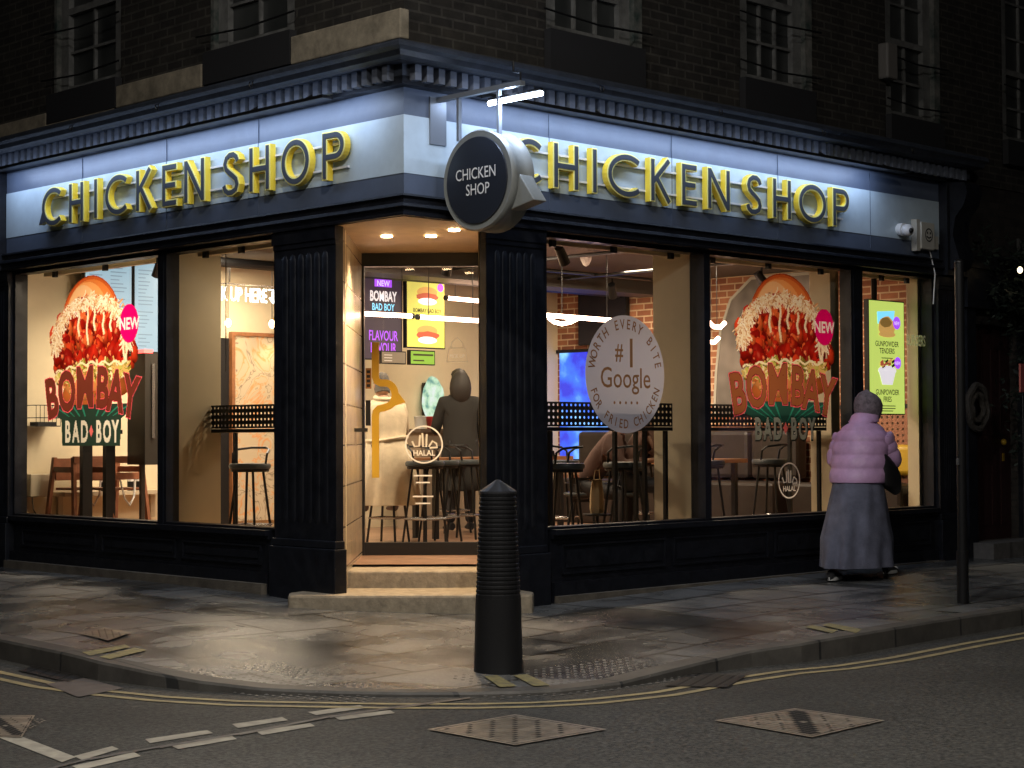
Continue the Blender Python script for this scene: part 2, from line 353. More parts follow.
def asphalt():
    M = bpy.data.materials.new('worn asphalt'); M.use_nodes = True; t = M.node_tree; b = t.nodes['Principled BSDF']; L = t.links.new
    tc = t.nodes.new('ShaderNodeTexCoord')
    n = t.nodes.new('ShaderNodeTexNoise'); n.inputs['Scale'].default_value = 38; n.inputs['Detail'].default_value = 7; n.inputs['Roughness'].default_value = .85; L(tc.outputs['Object'], n.inputs['Vector'])
    g = t.nodes.new('ShaderNodeTexNoise'); g.inputs['Scale'].default_value = .7; g.inputs['Detail'].default_value = 6; L(tc.outputs['Object'], g.inputs['Vector'])
    r = t.nodes.new('ShaderNodeValToRGB'); e = r.color_ramp.elements; e[0].position = .40; e[0].color = (.010, .010, .0095, 1); e[1].position = .64; e[1].color = (.115, .11, .098, 1); L(n.outputs['Fac'], r.inputs['Fac'])
    mr = t.nodes.new('ShaderNodeMapRange'); mr.inputs[1].default_value = .35; mr.inputs[2].default_value = .65; mr.inputs[3].default_value = .75; mr.inputs[4].default_value = 1.2; L(g.outputs['Fac'], mr.inputs[0])
    sc = t.nodes.new('ShaderNodeVectorMath'); sc.operation = 'SCALE'; L(r.outputs[0], sc.inputs[0]); L(mr.outputs[0], sc.inputs['Scale'])
    v = t.nodes.new('ShaderNodeTexVoronoi'); v.inputs['Scale'].default_value = 2.6; L(tc.outputs['Object'], v.inputs['Vector'])      # trodden gum spots
    lt = t.nodes.new('ShaderNodeMath'); lt.operation = 'LESS_THAN'; lt.inputs[1].default_value = .05; L(v.outputs['Distance'], lt.inputs[0])
    mx = t.nodes.new('ShaderNodeMix'); mx.data_type = 'RGBA'; mx.inputs[7].default_value = (.12, .11, .095, 1); L(lt.outputs[0], mx.inputs[0]); L(sc.outputs[0], mx.inputs[6]); L(mx.outputs[2], b.inputs['Base Color'])
    b.inputs['Roughness'].default_value = .68
    bp = t.nodes.new('ShaderNodeBump'); bp.inputs['Strength'].default_value = .6; bp.inputs['Distance'].default_value = .012; L(n.outputs['Fac'], bp.inputs['Height']); L(bp.outputs[0], b.inputs['Normal'])
    return M
ASPH = asphalt()
mb = MB(); mb.face([(-150, -150, -.125), (150, -150, -.125), (150, 150, -.125), (-150, 150, -.125)]); mb.build('road', ASPH, kind='structure')
ZR = -.121
YLINE = mat('worn yellow paint', (.42, .34, .17), .7, noise=.45, nscale=9, col2=(.24, .20, .12)); WLINE = mat('worn white paint', (.40, .37, .30), .7, col2=(.22, .20, .17), nscale=10)
def offs(P, d):
    out = []
    for i, (x, y) in enumerate(P):
        nx, ny = norm2(P, i)
        if i > 3 and nx+ny > 0: nx, ny = -nx, -ny
        if i <= 3 and nx > 0: nx, ny = -nx, -ny
        out.append((x+nx*d, y+ny*d))
    return out
mb = MB()
for d in (.26, .40):
    # the lines pull a little wider round the corner
    a = [(x, y, ZR) for x, y in offs(K, d)]; b_ = [(x, y, ZR) for x, y in offs(K, d+.055)]
    mb.grid([a, b_])
mb.build('road_marking', YLINE, kind='structure')
# px helper: a pixel's ray met with a real horizontal or vertical plane (measuring only)
def G(px, py, z=ZR): return at(px, py, 'z', z)
mb = MB()
dashes = [[(74,756),(112,746),(119,749),(82,760)], [(145,739),(207,730),(213,733),(150,743)], [(232,724),(282,717),(288,720),(238,728)], [(308,712),(360,705),(366,708),(316,715)],
          [(72,766),(134,752),(141,756),(80,770)], [(170,745),(232,736),(237,739),(178,749)], [(256,731),(310,723),(315,726),(262,735)], [(334,717),(390,710),(395,713),(340,720)]]
for P in dashes: mb.face([G(*p) for p in P])
mb.face([G(*p) for p in [(-60,722),(0,738),(62,762),(76,757),(10,732),(-60,716)]])
mb.build('road_line', WLINE, kind='structure')
mb = MB(); sp1 = [(20,775),(90,758),(160,746),(240,733),(330,716),(400,706),(470,697)]
for k in range(len(sp1)-1):
    (a, b), (c_, d_) = sp1[k], sp1[k+1]; mb.face([G(a, b), G(c_, d_), G(c_, d_+1.6), G(a, b+2.4)])
for v in mb.v: v.z += .0015
mb.build('road_seam', mat('tar seam', (.085, .08, .075), .55, noise=.4, nscale=20), kind='structure')
# short yellow kerb blips (loading marks)
YB = mat('kerb blip yellow', (.34, .29, .12), .7, nscale=16, col2=(.14, .125, .085))
mb = MB()
def onpave(px, py):
    z = 0
    for _ in range(4): p = G(px, py, z); z = pave_z(p.x, p.y)+.009
    return G(px, py, z)
for P in ([(82,652),(125,644.5),(130,647),(90,655.5)], [(99,656.5),(135,647.5),(147,650),(110,659)],
          [(805,627),(812,625),(838,630),(832,633)], [(822,625),(829,623),(862,629),(856,633)],
          [(484,676),(497,675),(517,686),(500,687)], [(513,675),(527,674),(550,685),(534,686)]):
    mb.face([onpave(*p) for p in P])
mb.build('kerb_marking', YB, kind='structure')
# tactile paving: studs on the flush corner
TAC = mat('tactile slab', (.125, .118, .108), .4, noise=.3, nscale=5, rvar=.12)
mb = MB()
import itertools
def inpoly(x, y, P):
    c = False
    for i in range(len(P)):
        x1, y1 = P[i]; x2, y2 = P[i-1]
        if (y1 > y) != (y2 > y) and x < (x2-x1)*(y-y1)/(y2-y1)+x1: c = not c
    return c
def dome(mb, x, y, z, r=.015, h=.0045):
    mb.grid([[(x+r*math.cos(a), y+r*math.sin(a), z) for a in (0, 1.05, 2.09, 3.14, 4.19, 5.24)], [(x+r*.6*math.cos(a), y+r*.6*math.sin(a), z+h) for a in (0, 1.05, 2.09, 3.14, 4.19, 5.24)]], None, True, True)
def fastz(x, y, _c={}):
    return pave_z(x, y)
for reg in ([(-2.62,-.9),(-2.60,-1.7),(-2.3,-2.35),(-1.85,-1.95),(-1.85,-.9)], [(-1.75,-2.75),(-1.2,-2.95),(-.2,-3.0),(-.2,-2.3),(-1.45,-2.05)]):
    xs = [p[0] for p in reg]; ys = [p[1] for p in reg]; x = min(xs)
    while x < max(xs):
        y = min(ys)
        while y < max(ys):
            if inpoly(x, y, reg): dome(mb, x, y, fastz(x, y)-.002)
            y += .066
        x += .066
mb.build('tactile_paving', TAC, kind='structure')
# iron covers
IRON = mat('worn iron cover', (.30, .255, .20), .42, .4, noise=.35, nscale=12, rvar=.12); IROND = mat('cover recess', (.018, .016, .014), .7)
SLAB = mat('recessed slab', (.10, .088, .075), .6, noise=.3)
def cover(label, P, z, studs=True, letters=False, frame_col=IRON, plain=False):
    a = [G(*p, z) if z is not None else onpave(*p) for p in P]; c = sum(a, Vector())/4
    if z is None: z = c.z
    t = thing('manhole_cover', label, 'manhole cover', (c.x, c.y, z), 'iron covers set in the road and pavement')
    def lerp(s, k): return [c+(p-c)*s+Vector((0, 0, k)) for p in a]
    mb = MB()
    o_, i_ = lerp(1, .004), lerp(.93, .004)
    mb.grid([[*o_], [*i_]], None, True); mb.build('frame', frame_col, t)
    mb = MB(); mb.face(lerp(.925, .001)); mb.build('gap', IROND, t)
    mb = MB(); mb.face(lerp(.90, .0035), IRON if not plain else SLAB)
    e1, e2 = (a[1]-a[0]), (a[3]-a[0])
    n = 0 if plain else 13
    for i in range(n):
        for j in range(n):
            u, v = .08+.84*(i+.5)/n, .08+.84*(j+.5)/n
            p = a[0]+e1*u+e2*v+Vector((0, 0, .0055)); s = .026 if not letters else .02
            if letters and abs(u-v) < .035: continue
            if letters and abs(u+v-1) < .1:
                s = .03; mb.face([p+e1*s*k+e2*s*l for k, l in ((-1,-1),(1,-1),(1,1),(-1,1))], IROND); continue
            w = .6 if (i+j) % 2 else 1
            mb.face([p+e1*s*k*w+e2*s*l*(1.6-w) for k, l in ((-1,-1),(1,-1),(1,1),(-1,1))], IRON if not studs or (i*7+j*3) % 4 else IROND)
    mb.build('lid', None, t)
    return t
cover('square studded iron cover set diamondwise in the road in front of the ribbed bollard', [(427,730),(515,715),(607,730),(515,746)], ZR)
cover('square iron cover with a dark row of slots, in the road right of the bollard', [(714,721),(795,709),(885,721),(812,738)], ZR, letters=True)
cover('dark iron cover in the road at the left edge of the photograph', [(-50,735),(-10,716),(35,716),(22,738)], ZR, letters=True)
cover('small iron cover in the left pavement near the kerb', [(80,634),(104,628),(132,633),(108,641)], None)
GR = mat('drain iron', (.05, .045, .04), .5, .4)
def grate(label, P):
    a = [G(*p, ZR) for p in P]; c = sum(a, Vector())/4; t = thing('drain_grate', label, 'drain', (c.x, c.y, ZR), 'gully grates by the kerb')
    mb = MB(); mb.face([p+Vector((0,0,.001)) for p in a]); mb.build('sump', IROND, t)
    mb = MB(); e1, e2 = a[1]-a[0], a[3]-a[0]
    for k in range(15):
        for l in range(5):
            u, v = k/15, l/5; p = a[0]+e1*(u+.01)+e2*(v+.03)+Vector((0,0,.006)); mb.face([p, p+e1*.035, p+e1*.035+e2*.15, p+e2*.15])
    mb.build('grating', GR, t)
grate('slotted drain grate against the left kerb before the yellow lines bend', [(18,671),(44,661),(104,671),(70,683)])
grate('slotted drain grate beside the right kerb where the yellow lines meet', [(664,686),(690,673),(746,676),(728,688)])
mb = MB(); mb.face([G(*p, ZR+.002) for p in [(46,684),(84,678),(124,688),(78,697)]]); tag(mb.build('concrete_patch', mat('patch', (.12, .10, .09), .7, noise=.2)), 'pale square concrete patch in the road beside the left drain grate', 'road patch')

# ================================================================ CORNER BUILDING
B = thing('corner_building', 'black painted corner shop building with a lit pale fascia and dark brick storey above', 'building', (0, 0, 0))
def bothbox(mb, z0, z1, d0, d1, uL=-6.1, uR=7.15, m=None):       # a band wrapping the corner, mitred
    # L-shaped band between outward offsets d0 (inner) and d1 (outer)
    for z in (0,):
        pts = lambda d: [Vector((-d, -uL, 0)), Vector((-d, -d, 0)), Vector((uR, -d, 0))]
        I, O = pts(d0), pts(d1); up = Vector((0, 0, 1))
        rows = [[p+up*z0 for p in I], [p+up*z0 for p in O], [p+up*z1 for p in O], [p+up*z1 for p in I], [p+up*z0 for p in I]]
        mb.grid(rows, m)
        for e in (0, -1):
            mb.face([I[e]+up*z0, O[e]+up*z0, O[e]+up*z1, I[e]+up*z1], m)
def profile(mb, prof, uL=-6.3, uR=7.5, m=None):                  # moulding profile (d,z) swept round the corner
    mb.grid([[Vector((-d, -uL, z)), Vector((-d, -d, z)), Vector((uR, -d, z))] for d, z in prof], m)
# upper brick storey with openings
def wall_open(mb, F, u0, u1, z0, z1, holes, d):
    us = sorted({u0, u1, *[h[0] for h in holes], *[h[1] for h in holes]}); zs = sorted({z0, z1, *[h[2] for h in holes], *[h[3] for h in holes]})
    for a, b in zip(us, us[1:]):
        for c, e in zip(zs, zs[1:]):
            um, zm = (a+b)/2, (c+e)/2
            if any(h[0] < um < h[1] and h[2] < zm < h[3] for h in holes): continue
            mb.face([F.p(a, c, d), F.p(b, c, d), F.p(b, e, d), F.p(a, e, d)])
    for h in holes:
        a, b, c, e = h
        for (p, q) in (((a, c), (b, c)), ((b, c), (b, e)), ((b, e), (a, e)), ((a, e), (a, c))):
            mb.face([F.p(*p, d), F.p(*q, d), F.p(*q, d-.2), F.p(*p, d-.2)])
UL = [(-4.92, -3.84, 4.47, 6.2), (-2.42, -1.34, 4.47, 6.2)]
UR = [(1.52, 2.56, 4.50, 6.2), (3.98, 4.94, 4.46, 6.2), (6.26, 7.12, 4.42, 6.2), (8.45, 9.4, 4.42, 6.2)]
mb = MB()
wall_open(mb, FR, .04, 14, 3.9, 7.2, UR, -.04); wall_open(mb, FL, -14, -.04, 3.9, 7.2, UL, -.04)
mb.build('upper_wall', BRK, B)
def sash(F, h, cols, rail=None, rows=3):
    u0, u1, z0, z1 = h; mb = MB(); d = -.12
    w = mb.fbox
    w(F, u0+.005, u0+.14, z0, z1, d-.05, d+.045); w(F, u1-.14, u1-.005, z0, z1, d-.05, d+.045); w(F, u0+.14, u1-.14, z0, z0+.07, d-.05, d+.04)
    for k in range(1, cols): u = u0+.14+(u1-u0-.28)*k/cols; w(F, u-.012, u+.012, z0+.07, z1, d-.03, d+.02)
    zz = z0+.38; k = 0
    while zz < z1: hh = .03 if k == 1 else .012; w(F, u0+.14, u1-.14, zz-hh, zz+hh, d-.035, d+.025+(.02 if k == 1 else 0)); zz += .38; k += 1
    f = mb.build('window', WHITEP, B)
    mb = MB(); mb.face([F.p(u0, z0, d-.01), F.p(u1, z0, d-.01), F.p(u1, z1, d-.01), F.p(u0, z1, d-.01)]); mb.build('pane', CURT, f)
    # patchy reveal plaster beside the frame
    mb = MB(); mb.fbox(F, u0-.03, u0+.012, z0-.02, z1, -.15, -.025) if F is FL else mb.fbox(F, u1-.012, u1+.09, z0-.02, z1, -.15, -.025); mb.build('reveal', WHITEP2, f)
CURT = mat('curtained pane', (.022, .024, .024), .35, col2=(.055, .058, .056), nscale=1.7, detail=2, spec=.6)
WHITEP2 = mat('flaking plaster', (.17, .16, .145), .8, col2=(.012, .03, .026), nscale=6, bump=.6, bscale=12)
for h in UL: sash(FL, h, 2)
for h in UR: sash(FR, h, 3 if h[0] < 5 else 2)
for F_, h in [(FL, h) for h in UL]+[(FR, h) for h in UR]:
    mb = MB(); mb.fbox(F_, h[0]-.04, h[1]+.05, 4.2 if F_ is FL else 4.16, h[2], -.02, .05); mb.build('window_apron', BLACKW, B)
for a, b, z0, z1 in ((-3.78, -2.48, 4.19, 4.385), (-1.28, .02, 4.19, 4.41), (-6.0, -4.97, 4.15, 4.31), (-4.95, -3.82, 4.15, 4.197)):
    mb = MB(); mb.fbox(FL, a, b, z0, z1, -.04, .05); mb.build('stone_course', STONE, B, bevel=.012)
# wires and thin rails across the upper windows
for F, hs in ((FL, UL), (FR, UR)):
    for h in hs:
        for zz in (h[2]+.12, h[2]+.55): mb = MB(); mb.tube([F.p(h[0]-.12, zz+.02, .06), F.p((h[0]+h[1])/2, zz-.015, .06), F.p(h[1]+.12, zz+.01, .06)], .009, 5); mb.build('window_bar', BLACKM, B)
# cornice
mb = MB()
profile(mb, [(-.04, 4.15), (.30, 4.10), (.32, 4.08), (.32, 4.055), (.28, 4.035), (.26, 4.00), (.21, 3.985), (.19, 3.988), (.185, 3.984), (.10, 3.982), (.10, 3.90)], uR=7.55, uL=-7.5)
mb.build('cornice', CORN, B)
DENT = mat('dentil paint', (.12, .135, .17), .5, noise=.2)
mb = MB()
u = -7.3
while u < -.02: mb.fbox(FL, u, u+.06, 3.868, 3.98, .02, .16); u += .115
mb.build('dentil_course', DENT, B); mb = MB()
u = -.03
while u < 7.35: mb.fbox(FR, u, u+.06, 3.868, 3.98, .02, .16); u += .115
mb.build('dentil_course', DENT, B)
mb = MB(); bothbox(mb, 3.84, 3.90, -.03, .10, -7.5, 7.5); mb.build('cornice_bed', BLACK, B)
# black LED trough
mb = MB(); mb.fbox(FL, -5.75, -.62, 3.815, 3.84, .16, .26); mb.fbox(FR, .62, 6.2, 3.815, 3.84, .16, .26)
for F, us in ((FL, (-5.2, -4.3, -3.4, -2.5, -1.6, -.9)), (FR, (.9, 1.9, 2.9, 3.9, 4.9, 5.9))):
    for u in us: mb.tube([F.p(u, 3.9, .1), F.p(u, 3.87, .16), F.p(u, 3.84, .21)], .012, 6)
mb.build('light_trough', BLACKM, B)
# fascia boards
mb = MB(); bothbox(mb, 3.64, 3.84, -.02, .004, -5.77, 7.11); bothbox(mb, 3.06, 3.215, -.02, .004, -5.77, 7.11); mb.build('fascia_border', PANELD, B)
mb = MB(); bothbox(mb, 3.215, 3.64, -.02, .008, -5.77, 7.11); mb.build('fascia_panel', PANELW, B)
for F_, us in ((FL, (-4.4, -3.05, -1.75)), (FR, (1.5, 2.98, 4.45, 5.9))):
    for u in us: mb = MB(); mb.fbox(F_, u-.003, u+.003, 3.07, 3.83, .005, .0105); mb.build('panel_joint', PANELD, B)
    for u in us: mb = MB(); mb.tube([F_.p(u+.3+.02*math.cos(a), 4.03+.03*math.sin(a), .30) for a in [6.28*k/10 for k in range(10)]], .005, 5, closed=True); mb.build('cornice_hook', BLACKM, B)
mb = MB()
profile(mb, [(0, 3.062), (.05, 3.06), (.055, 3.045), (.03, 3.03), (.03, 3.0), (.07, 2.985), (.075, 2.965), (.045, 2.95), (.045, 2.925), (.06, 2.915), (.06, 2.90), (-.1, 2.90)], uL=-6.3, uR=7.2)
mb.build('architrave', BLACK, B)
# end consoles of the fascia
mb = MB()
for F, u0, u1 in ((FL, -6.15, -5.775), (FR, 7.115, 7.5)):
    mb = MB(); mb.fbox(F, u0, u1, 2.9, 3.90, -.02, .10)
    prof = [(.10, 3.84), (.27, 3.82), (.30, 3.72), (.26, 3.60), (.16, 3.48), (.13, 3.3), (.17, 3.16), (.20, 3.06), (.15, 2.98), (.10, 2.95)]
    a = [F.p(u0+.05, z, d) for d, z in prof]; b = [F.p(u1-.05, z, d) for d, z in prof]; mb.grid([a, b]); mb.face(a); mb.face(b); mb.build('console', BLACK, B, smooth=True)
# pilasters
def pilaster(F, u0, u1, z0):
    mb = MB(); mb.fbox(F, u0, u1, z0+.44, 2.9, -.05, .02)
    n = 6; w = (u1-u0-.16)/n
    for k in range(n):
        c = u0+.08+w*(k+.5); r = w*.36
        rows = []
        for zz, s in ((z0+.58, .05), (z0+.60, .8), (z0+.63, 1), (2.66, 1), (2.70, .8), (2.72, .05)):
            rows.append([F.p(c+r*s*math.cos(math.pi*j/6), zz, .02+r*s*.26*math.sin(math.pi*j/6)) for j in range(7)])
        mb.grid(rows)
    mb.fbox(F, u0-.008, u1+.008, 2.76, 2.80, -.02, .03); mb.fbox(F, u0-.015, u1+.015, 2.80, 2.895, -.02, .04)
    p = mb.build('pilaster', BLACK, B, smooth=True)
    mb = MB(); mb.fbox(F, u0-.03, u1+.03, z0-.1, z0+.40, -.06, .06); mb.fbox(F, u0-.015, u1+.015, z0+.40, z0+.46, -.055, .04); mb.build('plinth', BLACK, p, bevel=.008)
pilaster(FL, -1.52, -.76, .06); pilaster(FR, .80, 1.42, .0)
for F_, a, b in ((FL, -1.585, -1.50), (FR, 1.40, 1.50)):
    mb = MB(); mb.fbox(F_, a, b, 0, 2.9, -.17, -.028); mb.build('window_jamb', BLACK, B)
pilaster(FL, -6.12, -5.70, .1); pilaster(FR, 7.06, 7.42, .05)
# stall risers
def riser(F, u0, u1, z0, panels):
    mb = MB(); mb.fbox(F, u0, u1, z0-.15, .50, -.2, -.03); mb.fbox(F, u0, u1, z0-.1, z0+.13, -.03, .015)
    mb.fbox(F, u0, u1, .50, .53, -.2, .0); mb.fbox(F, u0, u1, .53, .572, -.2, .035)
    for a, b in panels:
        for (p, q, r, s) in ((a, b, z0+.185, z0+.20), (a, b, .435, .45), (a, a+.015, z0+.20, .435), (b-.015, b, z0+.20, .435)): mb.fbox(F, p, q, r, s, -.03, -.012)
        mb.fbox(F, a+.05, b-.05, z0+.235, .40, -.03, -.018)
    return mb.build('stall_riser', BLACK, B)
riser(FR, 1.53, 7.03, .03, [(1.65, 2.9), (3.0, 4.3), (4.4, 5.65), (5.75, 6.95)])
riser(FL, -5.67, -1.63, .11, [(-5.5, -4.2), (-4.1, -2.95), (-2.85, -1.75)])
mb = MB(); mb.fbox(FR, 1.53, 7.05, -.1, .055, .015, .07); mb.fbox(FL, -5.68, -1.63, -.05, .155, .015, .07); mb.build('base_course', mat('base stone', (.11, .095, .075), .7, noise=.4, nscale=6, bump=.5), B)
# shop windows
def shopwin(F, u0, u1, label=None):
    mb = MB(); z0, z1 = .572, 2.9; D0, D1 = -.16, -.03
    mb.fbox(F, u0, u1, z0, z0+.02, D0, D1); mb.fbox(F, u0, u1, 2.865, z1, D0, D1)
    mb.fbox(F, u0, u0+.035, z0+.02, 2.865, D0, D1); mb.fbox(F, u1-.035, u1, z0+.02, 2.865, D0, D1)
    w = mb.build('shop_window', BLACK, B)
    mb = MB(); mb.face([F.p(u0+.03, z0+.015, -.10), F.p(u1-.03, z0+.015, -.10), F.p(u1-.03, 2.87, -.10), F.p(u0+.03, 2.87, -.10)]); mb.build('pane', GLASS, w)
for F, a, b in ((FR, 1.47, 3.47), (FR, 3.475, 5.66), (FR, 5.78, 7.055), (FL, -3.14, -1.56), (FL, -5.695, -3.20)): shopwin(F, a, b)
for F_, a, b in ((FR, 5.66, 5.78), (FL, -3.20, -3.14), (FR, 3.43, 3.51)):
    mb = MB(); mb.fbox(F_, a, b, .572, 2.9, -.18, -.02); mb.build('mullion', BLACK, B)
# porch
A0 = Vector((.05, .76, 0)); A1 = qr(-.545, 2.6); C0 = Vector((.80, .03, 0)); C1 = qr(.50, 2.6)
def upz(p, z): return Vector((p.x, p.y, z))
mb = MB()
for a, b in ((A0, A1), (C0, C1)):
    mb.face([upz(a, 0), upz(b, 0), upz(b, 2.9), upz(a, 2.9)])
mb.build('porch_wall', TILE, B)
mb = MB(); mb.face([upz(p, 2.895) for p in (Vector((-.02, -.02, 0)), Vector((-.02, .8, 0)), A1+Vector((-.05, .05, 0)), C1+Vector((.05, -.05, 0)), Vector((.84, -.02, 0)))]); mb.build('porch_soffit', mat('soffit boards', (.42, .30, .18), .5, noise=.12), B)
for q, r in ((-.22, 1.2), (.13, 1.2), (.33, .8)):
    p = qr(q, r, 2.889); mb = MB(); mb.lathe(p, [(.045, 0), (.045, -.006), (.03, -.008)], 14); s_ = mb.build('downlight', LAMPE, B)
    light('porch_downlight', 'SPOT', p-Vector((0, 0, .03)), p-Vector((0, 0, 1)), 110, WARM, .04, spot=120, blend=.6)
# steps
mb = MB(); P = []
for k in range(13):
    q = -.90+1.82*k/12; P.append(qr(q, .42-.05*math.cos((q)/.92*1.5), 0))
P += [qr(.93, .62), qr(.6, 1.2), qr(-.6, 1.2), qr(-.92, .62)]
mb.prism([upz(p, -.08) for p in P], (0, 0, .21)); mb.build('step', STEP, B, bevel=.02)
mb = MB(); mb.prism([upz(p, .0) for p in (qr(-.60, 1.02), qr(0, .985), qr(.58, 1.02), qr(.54, 2.75), qr(-.58, 2.75))], (0, 0, .26)); mb.build('landing', STEP, B, bevel=.015)
# door
d = thing('shop_door', 'glazed shop door with yellow bird-shaped pull set back in the corner porch', 'door', tuple(FD.p(0, .27, 0)))
mb = MB(); F = FD
mb.fbox(F, -.545, -.525, .26, 2.9, -.06, .03); mb.fbox(F, .475, .50, .26, 2.9, -.06, .03); mb.fbox(F, -.525, .475, 2.78, 2.9, -.06, .03); mb.fbox(F, -.525, .475, .262, .39, -.05, .02)
mb.build('door_frame', BLACKM, d)
mb = MB(); mb.face([F.p(-.525, .39, -.01), F.p(.475, .39, -.01), F.p(.475, 2.78, -.01), F.p(-.525, 2.78, -.01)]); mb.build('pane', GLASSD, d)
mb = MB(); mb.fbox(F, -.51, -.47, 1.40, 1.62, .0, .045); mb.build('lock_box', BLACKM, d)
# bird-shaped handle: bar, half-round head, beak, bar
def strip(mb, F, pts, w, d0, d1, m=None):
    n = len(pts); L_ = []; R_ = []
    for i in range(n):
        a = Vector(pts[max(0, i-1)]); b = Vector(pts[min(n-1, i+1)]); t = (b-a).normalized(); nn = Vector((-t.y, t.x)); p = Vector(pts[i])
        ww = w[i] if isinstance(w, list) else w
        L_.append(p+nn*ww/2); R_.append(p-nn*ww/2)
    rows = [[F.p(q.x, q.y, d0) for q in L_], [F.p(q.x, q.y, d1) for q in L_], [F.p(q.x, q.y, d1) for q in R_], [F.p(q.x, q.y, d0) for q in R_], [F.p(q.x, q.y, d0) for q in L_]]
    mb.grid(rows, m)
    for e in (0, -1): mb.face([rows[k][e] for k in range(4)], m)
mb = MB()
hx = -.425
path = [(hx, 2.12), (hx, 1.95), (hx, 1.82), (hx+.012, 1.785), (hx+.045, 1.768)]+[(hx+.085+.085*math.cos(a), 1.665+.103*math.sin(a)) for a in [1.5-2.75*k/12 for k in range(13)]]+[(hx+.07, 1.553), (hx+.03, 1.545), (hx+.006, 1.52), (hx, 1.48), (hx, 1.2), (hx, .95)]
strip(mb, F, path, .062, .03, .055)
mb.prism([F.p(hx+.185, 1.70, .031), F.p(hx+.262, 1.60, .031), F.p(hx+.14, 1.562, .031)], F.n*.022)
for z in (1.95, 1.1): mb.cyl(F.p(hx, z, -.005), F.p(hx, z, .032), .012)
mb.build('handle', BRASS, d)

# fascia lighting: strips hidden in the trough (their glow is on the board)
light('trough_led', 'AREA', FL.p(-3.2, 3.832, .21), FL.p(-3.2, 3.4, .05), 12, BLUE, 5.0, .04)
l2 = light('trough_led', 'AREA', FR.p(3.3, 3.832, .21), FR.p(3.3, 3.4, .05), 12, BLUE, 5.2, .04)
for o, ang in ((bpy.data.objects['trough_led'], 0), (l2, 1)): pass
def strip_light(F, u0, u1, z, dd, tz, td, power, w=.03, col=BLUE):
    d_ = bpy.data.lights.new('trough_led', 'AREA'); d_.shape = 'RECTANGLE'; d_.size = abs(u1-u0); d_.size_y = w; d_.energy = power; d_.color = col
    o = bpy.data.objects.new('trough_led', d_); C.objects.link(o)
    c = F.p((u0+u1)/2, z, dd); nz = (c-F.p((u0+u1)/2, tz, td)).normalized(); x = F.u; y = nz.cross(x)
    M_ = Matrix(((x.x, y.x, nz.x, c.x), (x.y, y.y, nz.y, c.y), (x.z, y.z, nz.z, c.z), (0, 0, 0, 1))); o.matrix_world = M_
    return o
for o in [o for o in C.objects if o.name.startswith('trough_led')]: bpy.data.objects.remove(o)
strip_light(FL, -5.7, -.3, 3.808, .24, 3.45, 0, 22)
strip_light(FR, .5, 5.9, 3.808, .24, 3.45, 0, 22)
strip_light(FL, -5.7, -.3, 3.848, .22, 4.0, .12, 1.6)       # upward spill on the dentils
strip_light(FR, .4, 5.0, 3.848, .22, 4.0, .12, .9)

# ---------------------------------------------------------------- fascia letters
def letter_strokes(ch, x0, x1, z0, z1, w):
    h = w/2; a, b, c, e = x0+h, x1-h, z0+h, z1-h; cx, cz = (x0+x1)/2, (z0+z1)/2
    def arc(t0, t1, n=18, rx=None, rz=None, ox=cx, oz=cz):
        rx = rx or (x1-x0)/2-h; rz = rz or (z1-z0)/2-h
        return [(ox+rx*math.cos(math.radians(t0+(t1-t0)*k/n)), oz+rz*math.sin(math.radians(t0+(t1-t0)*k/n))) for k in range(n+1)]
    if ch == 'I': return [[(cx, z0), (cx, z1)]]
    if ch == 'H': return [[(a, z0), (a, z1)], [(b, z0), (b, z1)], [(a, cz), (b, cz)]]
    if ch == 'C': return [arc(48, 312, 26, rx=(x1-x0)*.62-h, ox=x0+(x1-x0)*.62)]
    if ch == 'O': return [arc(90, 450, 36)]
    if ch == 'N': return [[(a, z0), (a, z1)], [(b, z0), (b, z1)], [(a, z1-h*.6), (b, z0+h*.6)]]
    if ch == 'E': return [[(a, z0), (a, z1)], [(a, e), (x1, e)], [(a, c), (x1, c)], [(a, cz), (x1-h*.5, cz)]]
    if ch == 'K': return [[(a, z0), (a, z1)], [(b+h*.3, z1), (a, cz-.02)], [(a+(b-a)*.25, cz+.02), (b+h*.4, z0)]]
    if ch == 'P':
        m_ = cz-.01; r = (e-m_)/2; return [[(a, z0), (a, z1)], [(a, e), (x1-h-r, e)]+[(x1-h-r+r*math.cos(t), e-r+r*math.sin(t)) for t in [math.pi/2-math.pi*k/12 for k in range(13)]]+[(a, m_)]]
    if ch == 'S':
        return [[(cx+(b-cx)*x, cz+(e-cz)*y) for x, y in ((1.0, .62), (.82, .86), (.4, 1.0), (-.15, 1.0), (-.65, .84), (-.85, .55), (-.7, .28), (-.3, .1), (.3, -.12), (.78, -.32), (.95, -.6), (.75, -.87), (.2, -1.0), (-.4, -1.0), (-.85, -.84), (-1.0, -.6))]]
